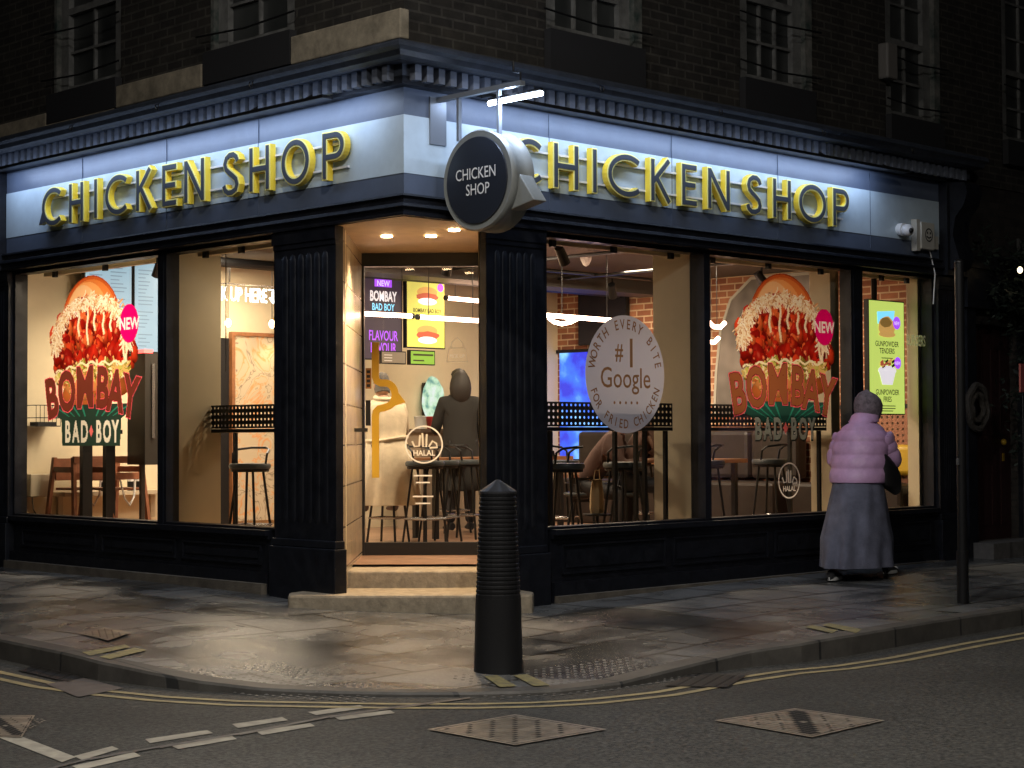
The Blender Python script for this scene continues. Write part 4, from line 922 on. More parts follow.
    S_.strand([(-.60+1.2*k/30, zc(-.60+1.2*k/30)+.05+.018*math.sin(k*1.3)) for k in range(31)], .010, (.97, .90, .68))
    # green fan and box
    S_.cur = 2; dk = (.07, .12, .095) if left else (.06, .16, .13)
    S_.poly([(-.62, -.42), (.62, -.42), (.60, -.52), (.40, -.60), (.0, -.62), (-.38, -.60), (-.60, -.52)], dk)
    for k in range(-4, 5):
        if k: S_.poly([(k*.045, -.60), (k*.045+.012, -.60), (k*.16+.035, -.43), (k*.16, -.43)], (.08, .40, .30))
    if left: S_.poly([(-.50, -.53), (.52, -.53), (.50, -.80), (-.48, -.80)], dk)
    S_.cur = 3
    let = list(zip('BOMBAY', (-.64, -.385, -.085, .195, .405, .63), (.0, .055, .085, .075, .04, -.01)))
    for off, col, dz in ((.055, (.95, .22, .28), 0), (.038, (.26, .04, .03), 0), (.022, (.44, .19, .09) if not left else (.28, .09, .06), 0)):
        for ch, x, dz in let: S_.text(ch, x, -.52+dz, .50, col, off, .74 if ch != 'M' else .78, -.30*x)
    S_.cur = 4
    for ch, x in zip('BAD+BOY', (-.385, -.245, -.095, .02, .145, .285, .42)):
        if ch == '+': S_.poly([(x, -.61), (x+.035, -.665), (x, -.72), (x-.035, -.665)], (.95, .3, .3)); continue
        if not left: S_.text(ch, x+.006, -.765, .27, (.05, .07, .06), .075, .62)
        S_.text(ch, x, -.76, .27, (.95, .92, .82) if left else (.50, .54, .48), .035, .62)
    S_.cur = 5; bx_ = .64 if left else .63; bz_ = .28
    S_.poly([(bx_+.15*math.cos(a), bz_+.172*math.sin(a)) for a in [6.28318*k/40 for k in range(40)]], (.88, .01, .28)); S_.text('NEW', bx_, bz_-.05, .15, (1, .92, .95), .03, .92)
    S_.build(F, cx, cz, d0, {1: 'burger_picture', 2: 'backing_fan', 3: 'arched_lettering', 4: 'lower_lettering', 5: 'new_badge'}, t)
burger_poster(FL, -4.43, 2.03, 'burger poster on the left window with a dark box behind BAD BOY', True)
burger_poster(FR, 4.655, 2.03, 'burger poster on the middle right window, its BAD BOY letters straight on the glass', False)
# frosted round disc
t = thing('window_disc', 'frosted white round window sticker praising the fried chicken with number one', 'sticker', (2.5, .1, 1.81))
FROST = P2('frosted vinyl', (.62, .62, .72), .5); FROSTL = P2('cut letter', (.30, .13, .05), .25); GOLD = P2('print tan', (.42, .21, .09), .3)
mb = MB(); disc(mb, FR, 2.5, 1.81, .487, .487, -.097, FROST, 64); mb.build('vinyl', None, t)
mb = MB(); arc_text(mb, FR, 'WORTH EVERY BITE', 2.5, 1.81, .375, 168, 12, .115, -.0965, FROSTL, .012, True, .8); arc_text(mb, FR, 'FOR FRIED CHICKEN', 2.5, 1.81, .445, 200, 340, .105, -.0965, FROSTL, .012, False, .8)
add_text(mb, FR, '#', 2.42, 1.93, .20, -.0965, GOLD, .015, .8); add_text(mb, FR, '1', 2.57, 1.875, .33, -.0965, GOLD, .02, .75); add_text(mb, FR, 'Google', 2.5, 1.70, .24, -.0965, GOLD, .004, .88)
for k in range(5): disc(mb, FR, 2.36+.07*k, 1.575, .014, .014, -.0965, GOLD, 5)
mb.build('lettering', None, t)
# small stickers
STK = P2('sticker white', (.85, .82, .76), .6)
def halal(F, cu_, cv, r, d, label):
    t = thing('halal_sticker', label, 'sticker', tuple(F.p(cu_, cv, d)), 'round halal stickers')
    mb = MB(); ring(mb, F, cu_, cv, r*.92, r, d, STK, 36); mb.build('ring', None, t)
    mb = MB(); add_text(mb, F, 'HALAL', cu_, cv-r*.58, r*.40, d, STK, .02, .95)
    strip(mb, F, [(cu_-r*.62, cv+r*.18), (cu_-r*.5, cv-r*.1), (cu_-r*.25, cv-r*.08), (cu_-r*.2, cv+r*.5)], r*.10, d, d+.0008, STK)
    strip(mb, F, [(cu_-r*.08, cv+r*.6), (cu_-r*.05, cv-r*.12), (cu_+r*.12, cv-r*.12), (cu_+r*.15, cv+r*.55)], r*.10, d+.0003, d+.001, STK)
    strip(mb, F, [(cu_+r*.25, cv-r*.12), (cu_+r*.45, cv+r*.18), (cu_+r*.65, cv+r*.05), (cu_+r*.7, cv-r*.15), (cu_+r*.3, cv-r*.18)], r*.10, d+.0004, d+.0012, STK)
    mb.build('lettering', None, t)
halal(FD, -.01, 1.235, .165, -.004, 'large round white HALAL sticker on the shop door glass')
halal(FR, 4.72, .89, .165, -.096, 'round white HALAL sticker low on the middle right window')
t = thing('bag_sticker', 'small white takeaway bag outline sticker high on the door glass', 'sticker', tuple(FD.p(.27, 2.0, 0)))
mb = MB(); F = FD
for a in ([(.19, 1.95), (.37, 1.95), (.35, 2.07), (.21, 2.07), (.19, 1.95)], [(.225, 2.07), (.235, 2.12), (.28, 2.16), (.325, 2.12), (.335, 2.07)]): strip(mb, F, a, .010, -.004, -.003+.0004*len(a), STK)
mb.build('bag_outline', None, t); mb = MB(); add_text(mb, F, 'PICK UP', .28, 1.985, .045, -.003, STK, .01, .8); mb.build('lettering', None, t)
mb = MB()
for z, w_ in ((.96, .16), (.90, .12), (.78, .18), (.72, .13)): poly(mb, F, [(-.02-w_/2, z), (-.02+w_/2, z), (-.02+w_/2, z+.012), (-.02-w_/2, z+.012)], -.004, STK)
tag(mb.build('door_notice', None), 'lines of tiny white print on the door glass below the HALAL ring', 'sticker')
t = thing('lock_notice', 'small tan upright notice on the door glass above the lock', 'sticker', tuple(FD.p(-.49, 1.8, 0)))
mb = MB(); poly(mb, F, [(-.515, 1.72), (-.465, 1.72), (-.465, 1.90), (-.515, 1.90)], -.004, P2('tan notice', (.35, .16, .05), .3)); mb.build('paper', None, t)
mb = MB()
for k in range(4): poly(mb, F, [(-.505, 1.735+k*.04), (-.475, 1.735+k*.04), (-.475, 1.76+k*.04), (-.505, 1.76+k*.04)], -.003, BLACKW)
mb.build('print', None, t)

# ================================================================ INSIDE: MENUS AND SIGNS
SCR = mat('screen blue white', (.08, .1, .12), .4, emit=.62, ecol=(.36, .60, .74)); SCRT = mat('screen text', (.1, .15, .2), .5, emit=.35, ecol=(.25, .38, .5))
for k, (x0, x1, lb) in enumerate(((.74, 1.28, 'left of the two pale blue menu screens behind the left burger poster'), (1.30, 1.84, 'right of the two pale blue menu screens behind the left burger poster'))):
    t = thing('menu_screen', lb, 'screen', ((x0+x1)/2, 5.55, 2.6), 'pale blue menu screens'); FI = Fr((0, 5.60, 0), (1, 0, 0), (0, -1, 0))
    mb = MB(); mb.fbox(FI, x0, x1, 2.15, 3.08, -.06, -.001); mb.build('casing', BLACKM, t)
    mb = MB(); poly(mb, FI, [(x0+.01, 2.17), (x1-.01, 2.17), (x1-.01, 3.06), (x0+.01, 3.06)], .001, SCR); mb.build('display', None, t)
    mb = MB(); rnd = random.Random(k)
    for r in range(22):
        for c_ in range(2):
            a = x0+.05+c_*.24; w_ = rnd.uniform(.08, .19); z = 2.22+r*.038
            if rnd.random() < .85: poly(mb, FI, [(a, z), (a+w_, z), (a+w_, z+.010), (a, z+.010)], .003, SCRT)
    mb.build('menu_text', None, t)
def panel_sign(F, u0, u1, z0, z1, d, name, label, cat, back, group=None):
    t = thing(name, label, cat, tuple(F.p((u0+u1)/2, z0, d)), group); mb = MB(); mb.fbox(F, u0, u1, z0, z1, d-.05, d, BLACKM); poly(mb, F, [(u0+.012, z0+.012), (u1-.012, z0+.012), (u1-.012, z1-.012), (u0+.012, z1-.012)], d+.002, back); mb.build('panel', None, t); return t
YS = mat('lit yellow menu', (.6, .6, .1), .5, emit=.62, ecol=(.78, .70, .16)); GS = mat('lit lime menu', (.5, .7, .1), .5, emit=.72, ecol=(.62, .78, .16)); DSC = mat('dark lit screen', (.05, .04, .06), .4, emit=.10, ecol=(.3, .2, .3))
VIO = mat('violet glow', (.4, .1, .7), .5, emit=1.0, ecol=(.35, .07, .85)); CYN = mat('cyan glow', (.3, .7, .9), .5, emit=1.0, ecol=(.2, .65, .95)); PALEG = mat('pale glow', (.8, .8, .8), .5, emit=.8, ecol=(.8, .75, .8)); FOODR = mat('lit food red', (.5, .1, .05), .5, emit=.5, ecol=(.6, .12, .06)); FOODT = mat('lit food tan', (.6, .35, .1), .5, emit=.6, ecol=(.75, .42, .12)); TXT = mat('menu print', (.05, .05, .02), .5); LIMEG = mat('lime green label', (.2, .4, .05), .5, emit=.35, ecol=(.3, .6, .08))
FI = Fr((0, 4.75, 0), (1, 0, 0), (0, -1, 0))
x = lambda px, py=300: at(px, py, 'y', 4.75).x
z_ = lambda py, px=400: at(px, py, 'y', 4.75).z
t = panel_sign(FI, x(362), x(402), 2.12, 3.08, 0, 'promo_screen', 'dark hanging promo screen with violet and pale burger lettering seen through the door', 'screen', DSC, 'menu boards hung behind the door')
mb = MB(); cx_ = x(383)
poly(mb, FI, [(cx_-.12, 2.90), (cx_+.12, 2.90), (cx_+.12, 2.99), (cx_-.12, 2.99)], .004, VIO); add_text(mb, FI, 'NEW', cx_, 2.91, .085, .005, PALEG, .01, .9)
add_text(mb, FI, 'BOMBAY', cx_, 2.75, .15, .004, PALEG, .03, .62); add_text(mb, FI, 'BAD BOY', cx_, 2.65, .105, .004, CYN, .02, .7)
add_text(mb, FI, 'FLAVOUR', cx_, 2.33, .15, .004, VIO, .012, .62); add_text(mb, FI, 'FAVOUR', cx_, 2.2, .15, .004, VIO, .012, .62); mb.build('lettering', None, t)
t = panel_sign(FI, x(403), x(442), 2.26, 3.02, .05, 'menu_board', 'bright yellow hanging menu board with two burgers seen through the door', 'menu board', YS, 'menu boards hung behind the door')
mb = MB(); cx_ = x(424)
for zz in (2.82, 2.40):
    disc(mb, FI, cx_, zz+.05, .15, .06, .054, FOODT, 16); disc(mb, FI, cx_, zz, .17, .045, .055, FOODR, 16, .1); disc(mb, FI, cx_, zz-.05, .14, .04, .056, PALEG, 16)
disc(mb, FI, cx_+.19, 2.93, .045, .045, .057, VIO, 14); mb.build('burger_picture', None, t)
mb = MB(); add_text(mb, FI, 'BOMBAY BAD BOY', cx_, 2.65, .06, .054, TXT, .01, .8); add_text(mb, FI, 'BURGER', cx_, 2.58, .06, .054, TXT, .01, .8); mb.build('lettering', None, t)
t = panel_sign(FI, x(346), x(358), 2.5, 3.05, .0, 'menu_board', 'yellow sliver of a menu board at the left edge of the door glass', 'menu board', YS, 'menu boards hung behind the door')
t = panel_sign(FI, x(408), x(433), 2.08, 2.24, .03, 'offer_card', 'small lime green offer card below the yellow menu board', 'card', LIMEG); mb = MB(); poly(mb, FI, [(x(411), 2.18), (x(431), 2.18), (x(431), 2.20), (x(411), 2.20)], .034, TXT); poly(mb, FI, [(x(411), 2.12), (x(422), 2.12), (x(422), 2.135), (x(411), 2.135)], .034, TXT); mb.build('print', None, t)
t = panel_sign(FI, x(379), x(404), 2.08, 2.22, .03, 'notice_board', 'small grey notice board below the dark promo screen', 'notice', mat('grey notice', (.3, .27, .22), .6)); mb = MB()
for k in range(3): poly(mb, FI, [(x(382), 2.11+k*.03), (x(390), 2.11+k*.03), (x(390), 2.12+k*.03), (x(382), 2.12+k*.03)], .034, WHITE)
mb.build('print', None, t)
# tall lime menu in the right-hand window
FM = Fr((0, .28, 0), (1, 0, 0), (0, -1, 0)); a0 = at(868, 300, 'y', .28).x; a1 = at(904, 300, 'y', .28).x
t = panel_sign(FM, a0, a1, 1.50, 2.64, 0, 'window_menu', 'tall glowing lime menu screen hung in the rightmost shop window', 'screen', GS)
mb = MB(); c_ = (a0+a1)/2
poly(mb, FM, [(c_-.16, 2.40), (c_+.12, 2.44), (c_+.14, 2.54), (c_-.17, 2.52)], .004, CYN); disc(mb, FM, c_, 2.38, .15, .10, .005, FOODT, 18, .1); disc(mb, FM, c_-.02, 2.42, .10, .05, .006, mat('lit food brown', (.4, .2, .05), .5, emit=.35, ecol=(.45, .25, .06)), 14, .1); disc(mb, FM, c_, 2.30, .15, .03, .0065, FOODT, 16)
disc(mb, FM, c_, 1.94, .16, .05, .004, PALEG, 18); poly(mb, FM, [(c_-.15, 1.94), (c_+.15, 1.94), (c_+.09, 1.80), (c_-.09, 1.80)], .0045, PALEG)
for k in range(16): u = c_+random.uniform(-.13, .13); z = random.uniform(1.95, 2.02); poly(mb, FM, [(u, z), (u+.05, z+.02), (u+.04, z+.045), (u-.01, z+.02)], .005+k*.0001, (FOODR, FOODT, TXT)[k % 3])
disc(mb, FM, c_+.17, 2.42, .065, .065, .008, VIO, 18); disc(mb, FM, c_+.18, 2.02, .06, .06, .008, VIO, 18); mb.build('food_picture', None, t)
mb = MB()
add_text(mb, FM, 'GUNPOWDER', c_, 2.18, .075, .004, TXT, .012, .85); add_text(mb, FM, 'TENDERS', c_, 2.11, .075, .004, TXT, .012, .85); add_text(mb, FM, 'GUNPOWDER', c_, 1.70, .075, .004, TXT, .012, .85); add_text(mb, FM, 'FRIES', c_, 1.63, .075, .004, TXT, .012, .85)
for z, w_ in ((2.06, .2), (2.03, .12), (1.585, .28), (1.56, .28), (1.535, .2)): poly(mb, FM, [(c_-w_/2, z), (c_+w_/2, z), (c_+w_/2, z+.008), (c_-w_/2, z+.008)], .004, TXT)
add_text(mb, FM, 'NEW', c_+.17, 2.40, .05, .009, PALEG, .01, .8); add_text(mb, FM, 'NEW', c_+.18, 2.0, .05, .009, PALEG, .01, .8); mb.build('lettering', None, t)
mb = MB(); mb.tube([(a0+.12, .29, 2.63), (a0+.12, .29, 3.1)], .03, 6); mb.build('hanger', BLACKM, t)
mb = MB(); add_text(mb, FR, 'BURGERS', 7.0, 2.19, .15, -.095, STK, .02, .55, 'RIGHT'); tag(mb.build('glass_lettering', None), 'faint white word on the glass right of the glowing lime menu', 'lettering')
# pick-up neon
t = thing('neon_sign', 'white neon sign reading PICK UP HERE with a turned down arrow', 'neon sign', tuple(at(250, 300, 'y', 5.0)))
NEON = mat('white neon', (.85, .95, 1), .5, emit=1.5, ecol=(.72, .86, 1)); FN = Fr((0, 5.0, 0), (1, 0, 0), (0, -1, 0)); xe = at(266, 295, 'y', 5.0).x; zn = at(250, 302, 'y', 5.0).z
mb = MB(); add_text(mb, FN, 'PICK UP HERE', xe, zn, .20, .02, NEON, .012, .60, 'RIGHT', thick=.004); strip(mb, FN, [(xe+.02, zn+.135), (xe+.07, zn+.135), (xe+.07, zn+.01)], .014, .015, .03, NEON); strip(mb, FN, [(xe+.03, zn+.05), (xe+.07, zn+.0), (xe+.115, zn+.05)], .014, .016, .031, NEON); mb.build('neon_tube', None, t)
mb = MB(); mb.fbox(FN, xe-1.0, xe+.1, zn+.165, zn+.175, .0, .012); mb.build('mounting_bar', CHROME, t)
mb = MB(); mb.cyl((xe-.45, 5.0, zn+.19), (xe-.45, 5.0, 3.1), .006, n=5); mb.build('cord', BLACKM, t)
# wall art
def art_mat():
    M = bpy.data.materials.new('faded mural'); M.use_nodes = True; t = M.node_tree; b = t.nodes['Principled BSDF']; L = t.links.new
    tc = t.nodes.new('ShaderNodeTexCoord'); n = t.nodes.new('ShaderNodeTexNoise'); n.inputs['Scale'].default_value = 2.2; n.inputs['Detail'].default_value = 3; n.inputs['Distortion'].default_value = 2.5; L(tc.outputs['Object'], n.inputs['Vector'])
    r = t.nodes.new('ShaderNodeValToRGB'); e = r.color_ramp.elements; e[0].position = .0; e[0].color = (.50, .42, .30, 1); e[1].position = 1; e[1].color = (.50, .40, .27, 1)
    for p, c_ in ((.44, (.50, .41, .28)), (.47, (.62, .28, .10)), (.50, (.52, .42, .28)), (.56, (.50, .42, .30)), (.585, (.20, .15, .10)), (.60, (.5, .42, .3))): k = e.new(p); k.color = (*c_, 1)
    L(n.outputs['Fac'], r.inputs['Fac']); L(r.outputs[0], b.inputs['Base Color']); b.inputs['Roughness'].default_value = .6; return M
ART = art_mat()
t = thing('wall_art', 'faded orange and grey mural board behind the left bar table', 'picture', (3.3, 5.76, .5)); FW = Fr((0, 5.78, 0), (1, 0, 0), (0, -1, 0))
mb = MB(); mb.fbox(FW, 2.62, 3.9, .42, 2.38, .0, .04); mb.build('board', ART, t); mb = MB(); mb.fbox(FW, 2.58, 2.62, .42, 2.42, 0, .06); mb.fbox(FW, 2.62, 3.9, 2.38, 2.42, 0, .06); mb.build('frame', WOOD, t)
mb = MB(); mb.fbox(FW, 2.42, 2.56, .29, 2.35, .0, .03); tag(mb.build('dark_gap_panel', BLACKM), 'narrow black panel standing in for a dark doorway gap left of the faded mural board', 'doorway gap')  # black panel in place of the darkness in a doorway gap
t = thing('picture_lamp', 'small brass picture lamp over the faded mural board', 'lamp', (3.1, 5.5, 2.5)); mb = MB(); mb.tube([(3.1, 5.77, 2.55), (3.1, 5.6, 2.6), (3.1, 5.5, 2.52)], .01, 6); mb.cyl((2.98, 5.5, 2.5), (3.22, 5.5, 2.5), .025, n=8); mb.build('arm', BRASS, t); light('picture_light', 'SPOT', (3.1, 5.5, 2.46), (3.1, 5.72, 1.5), 12, WARM, .03, spot=100, blend=.8)
for px_, py_, lb in ((228, 323, 'bare glowing bulb left of the faded mural board'), (272, 324, 'bare glowing bulb right of the picture lamp')):
    p = at(px_, py_, 'y', 5.3); t = thing('pendant_bulb', lb, 'lamp', tuple(p), 'bare pendant bulbs'); mb = MB(); mb.ell(p, .035, .035, .045, 10, 7); mb.build('bulb', mat('bulb glow', (1, .8, .5), .5, emit=7, ecol=(1, .66, .38)), t, smooth=True); mb = MB(); mb.cyl((p.x, p.y, p.z+.04), (p.x, p.y, 3.1), .004, n=5); mb.build('cord', BLACKM, t)
p = at(226, 252, 'y', 3.6); mb = MB(); mb.cyl((p.x, p.y, 3.1), (p.x, p.y, 1.9), .005, n=5); mb.cyl((p.x, p.y, 3.02), (p.x, p.y, 3.1), .05, n=10); tag(mb.build('cable', BLACKM), 'thin black cable with round ceiling cap in the narrow left window', 'cable')
# television by brick wall, and a glowing panel imitating a blue glass reflection
t = panel_sign(Fr((7.50, 0, 0), (0, -1, 0), (-1, 0, 0)), -5.35, -4.55, 2.42, 3.05, .0, 'wall_television', 'switched-off black television high on the far brick wall', 'television', mat('dark tv', (.012, .012, .02), .25))
t = thing('blue_reflection', 'large glowing panel imitating a blue glass reflection beside the disc window', 'screen', (6.6, 5.74, 1.3)); mb = MB(); FW2 = Fr((0, 5.74, 0), (1, 0, 0), (0, -1, 0))
def blue_mat(): return glow_mat('painted blue reflection', (.02, .03, .55), (.03, .15, .85), (.25, .6, .95), 2.4, 1.25)

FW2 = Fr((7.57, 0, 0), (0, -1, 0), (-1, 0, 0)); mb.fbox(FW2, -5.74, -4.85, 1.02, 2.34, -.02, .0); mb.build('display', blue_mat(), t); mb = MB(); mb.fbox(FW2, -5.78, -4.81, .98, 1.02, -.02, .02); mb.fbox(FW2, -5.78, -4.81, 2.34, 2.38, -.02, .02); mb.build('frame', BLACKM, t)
# interior cctv
t = thing('ceiling_camera', 'white dome camera under the ceiling in front of the television', 'camera', tuple(at(586, 262, 'y', 2.5))); p = at(586, 260, 'y', 2.5)
mb = MB(); mb.lathe((p.x, p.y, p.z+.06), [(.065, .04), (.065, 0), (.055, -.06), (.03, -.11), (.005, -.125)], 16); mb.build('housing', WHITE, t, smooth=True); mb = MB(); mb.cyl((p.x, p.y, p.z+.09), (p.x, p.y, 3.11), .02, n=8); mb.build('stem', WHITE, t)
# framed mural on brick, seen behind the right burger
t = thing('brick_wall_mural', 'rounded grey mural with pink flowers on the brick wall behind the right burger poster', 'picture', (7.56, 2.5, 1.9)); FB = Fr((7.56, 0, 0), (0, -1, 0), (-1, 0, 0))
mb = MB(); P = [(-3.25, 1.55), (-3.22, 2.0), (-3.15, 2.5), (-3.0, 2.85), (-2.7, 3.08), (-1.9, 3.08), (-1.9, 1.55)]; poly(mb, FB, P, .01, mat('mural grey', (.20, .17, .15), .6, noise=.5, nscale=2, detail=2)); mb.build('print', None, t)
mb = MB(); strip(mb, FB, P[:6], .035, .008, .02, mat('mural edge', (.45, .42, .36), .6))
mb.build('edging', None, t)
# wire basket and power box on the left end wall
t = thing('wire_basket', 'black wire basket fixed to the cream wall left of the burger poster', 'basket', (.35, 5.6, 1.4)); mb = MB(); x0, x1 = .22, .48; 
for z in (1.42, 1.50, 1.62): mb.tube([(x0, 5.79, z), (x0, 5.6, z), (x1, 5.6, z), (x1, 5.79, z)], .005, 4)
for k in range(7): u = x0+(x1-x0)*k/6; mb.cyl((u, 5.6, 1.42), (u, 5.6, 1.62), .003, n=4)
mb.build('wire_cage', BLACKM, t); mb = MB(); mb.box(.25, .45, 5.62, 5.77, 1.425, 1.46); mb.build('contents', BLACKW, t)
t = thing('socket_box', 'cream wall box with a drooping cable near the floor by the left window edge', 'box', (.33, 5.7, .8)); mb = MB(); mb.box(.22, .46, 5.70, 5.79, .74, .96); mb.build('case', WHITEP3 if 'WHITEP3' in globals() else mat('box cream', (.6, .52, .38), .5), t, bevel=.008); mb = MB(); mb.tube([(.26, 5.74, .74), (.25, 5.70, .62), (.32, 5.68, .5), (.36, 5.7, .4)], .006, 5); mb.build('cable', BLACKM, t)
t = thing('wall_shelf', 'low cream shelf holding small jars under the left burger poster', 'shelf', (1.1, 5.6, .8)); mb = MB(); mb.box(.5, 1.7, 5.55, 5.79, .74, .78); mb.build('board', mat('shelf cream', (.5, .42, .3), .5), t); mb = MB(); mb.box(.55, .6, 5.75, 5.79, .5, .74); mb.box(1.6, 1.65, 5.75, 5.79, .5, .74); mb.build('bracket', MATS['shelf cream'], t)
for x_ in (1.28, 1.38, .98):
    t = thing('jar', {1.28: 'white topped dark jar, left of the pair right of the stand post', 1.38: 'white topped dark jar, right of the pair right of the stand post', .98: 'white topped dark jar behind the high chair'}[x_], 'jar', (x_, 5.62, .78), 'jars on the low shelf'); mb = MB(); mb.cyl((x_, 5.62, .78), (x_, 5.62, .87), .035, n=12); mb.build('body', BLACKM, t); mb = MB(); mb.cyl((x_, 5.62, .87), (x_, 5.62, .91), .037, n=12); mb.build('lid', WHITE, t)
t = thing('display_stand', 'black two-legged display stand behind the left burger poster', 'stand', (.9, 4.9, ZF))
for px_ in (86, 109):
    p = at(px_, 480, 'y', 4.9); mb = MB(); mb.box(p.x-.05, p.x+.05, 4.87, 4.93, ZF, 1.34); mb.build('leg', BLACKM, t)
p0, p1 = at(80, 480, 'y', 4.9).x, at(116, 480, 'y', 4.9).x; mb = MB(); mb.box(p0-.02, p1+.02, 4.82, 4.98, 1.34, 1.38); mb.build('top', BLACKM, t); mb = MB(); mb.box(p0-.04, p1+.04, 4.75, 5.05, ZF, ZF+.03); mb.build('foot', BLACKM, t)
t = thing('tall_cabinet', 'tall dark cabinet with a red light on top, right of the left burger poster', 'cabinet', (1.6, 4.6, ZF)); p0, p1 = at(145, 400, 'y', 4.6).x, at(158, 400, 'y', 4.6).x
mb = MB(); mb.box(p0, p1+.02, 4.6, 4.9, 1.05, 2.1); mb.build('body', mat('cabinet dark', (.05, .045, .04), .3), t); mb = MB(); mb.box(p0+.07, p0+.10, 4.585, 4.6, 1.3, 2.0); mb.build('handle', CHROME, t); mb = MB(); mb.box(p0+.05, p0+.15, 4.7, 4.8, 2.1, 2.14); mb.build('red_lamp', mat('red lamp', (1, .1, .1), .5, emit=3, ecol=(1, .1, .08)), t)
mb = MB(); mb.box(p0+.06, p0+.10, 4.75, 4.79, ZF, 1.05); mb.build('post', mat('cabinet dark', (.05, .045, .04)), t)

# ================================================================ FURNITURE
def high_chair(loc, rz, label):
    t = thing('high_chair', label, 'high chair', loc, 'wooden children\'s high chairs'); t.rotation_euler = (0, 0, rz); t.scale = (1.0, 1.0, 1.12)
    def prt(n, f): mb = MB(); f(mb); return mb.build(n, WOODC, t, bevel=.004, local=True)
    for sx in (-1, 1):
        for sy in (-1, 1):
            prt('leg', lambda m_: m_.hexa([(sx*.25-.02, sy*.24-.02, 0), (sx*.25+.02, sy*.24-.02, 0), (sx*.25+.02, sy*.24+.02, 0), (sx*.25-.02, sy*.24+.02, 0), (sx*.20-.02, sy*.15-.02, .75), (sx*.20+.02, sy*.15-.02, .75), (sx*.20+.02, sy*.15+.02, .75), (sx*.20-.02, sy*.15+.02, .75)]))
    prt('seat', lambda m_: m_.box(-.18, .18, -.16, .16, .47, .49)); prt('backrest', lambda m_: m_.box(-.19, .19, .14, .16, .55, .74))
    for z in (.70, .56): prt('rail', lambda m_: m_.box(-.22, .22, -.185, -.155, z, z+.06))
    for s in (-1, 1): prt('side_rail', lambda m_: m_.box(s*.205-.012, s*.205+.012, -.16, .16, .62, .67))
    mb = MB(); mb.tube([(-.1, -.17, .56), (-.06, -.19, .40), (.0, -.2, .34), (.07, -.19, .42), (.1, -.17, .56)], .010, 6); mb.build('strap', WHITE, t, local=True)
    return t
p = at(68, 520, 'z', ZF+.2)
pa = at(96, 480, 'x', .95); high_chair((.80, 5.15, ZF), .25, 'wooden high chair with white strap, nearer the display stand'); high_chair((.62, 5.45, ZF), .1, 'wooden high chair standing behind the strapped one')
def stool():
    t = thing('bar_stool', '', 'bar stool', (0, 0, 0), 'black bar stools'); 
    mb = MB(); mb.lathe((0, 0, .735), [(.165, 0), (.185, .01), (.19, .035), (.18, .055), (.01, .06)], 22); mb.build('seat', SEATC, t, smooth=True, local=True)
    mb = MB(); mb.lathe((0, 0, .715), [(.17, 0), (.175, .02)], 20); mb.build('seat_ring', BLACKM, t, local=True)
    for k in range(4):
        a = math.pi/4+k*math.pi/2; mb = MB(); mb.cyl((.12*math.cos(a), .12*math.sin(a), .72), (.215*math.cos(a), .215*math.sin(a), 0), .012, n=6); mb.build('leg', BLACKM, t, local=True)
    mb = MB(); q = [(.195*math.cos(math.pi/4+k*math.pi/2), .195*math.sin(math.pi/4+k*math.pi/2), .24) for k in range(4)]; mb.tube(q, .011, 6, closed=True); mb.build('footrest', CHROME, t, local=True)
    mb = MB(); mb.tube([(-.17, -.02, .76), (-.18, .0, .88), (-.17, .05, .915), (-.08, .15, .93), (.0, .17, .93), (.08, .15, .93), (.17, .05, .915), (.18, 0, .88), (.17, -.02, .76)], .011, 6); mb.build('backrest', BLACKM, t, local=True)
    return t
st0 = stool(); first = True
def place(px, py, ax, v, rz, label, dark=False, z=ZF):
    global first
    p = at(px, py, ax, v); o = st0 if first else copy_tree(st0); first = False
    o.location = (p.x, p.y, z); o.rotation_euler = (0, 0, rz); o['label'] = label
    for ch in o.children:
        if ch.name.startswith('seat') and dark and not ch.name.startswith('seat_ring'):
            ch.data = ch.data.copy(); ch.data.materials.clear(); ch.data.materials.append(SEATD)
    return o
place(250, 468, 'x', 1.05, -1.2, 'dark seated bar stool alone in the narrow left window', True)
place(563, 464, 'y', .85, 3.6, 'pale seated bar stool at the left edge of the disc window')
place(624, 466, 'y', .85, 3.0, 'pale seated bar stool under the round window disc')
place(771, 458, 'y', .90, 3.3, 'pale seated bar stool below the right burger poster')
place(705, 463, 'y', .90, 3.3, 'pale seated bar stool half hidden at the left edge of the middle right window')
place(440, 487, 'y', 3.15, .3, 'bar stool at the left end of the table behind the door')
place(466, 484, 'y', 3.35, .5, 'bar stool in the middle of the table behind the door')
place(452, 480, 'y', 4.3, 2.8, 'bar stool on the far side of the table behind the door')
place(425, 492, 'y', 3.0, .1, 'bar stool just right of the person in the cream coat', True)
place(560, 466, 'y', 2.2, .4, 'pale bar stool further back at the left of the disc window')
place(640, 470, 'y', 2.3, .4, 'pale bar stool further back below the disc')
place(388, 470, 'y', 3.45, .4, 'bar stool under the person in the cream coat', True)
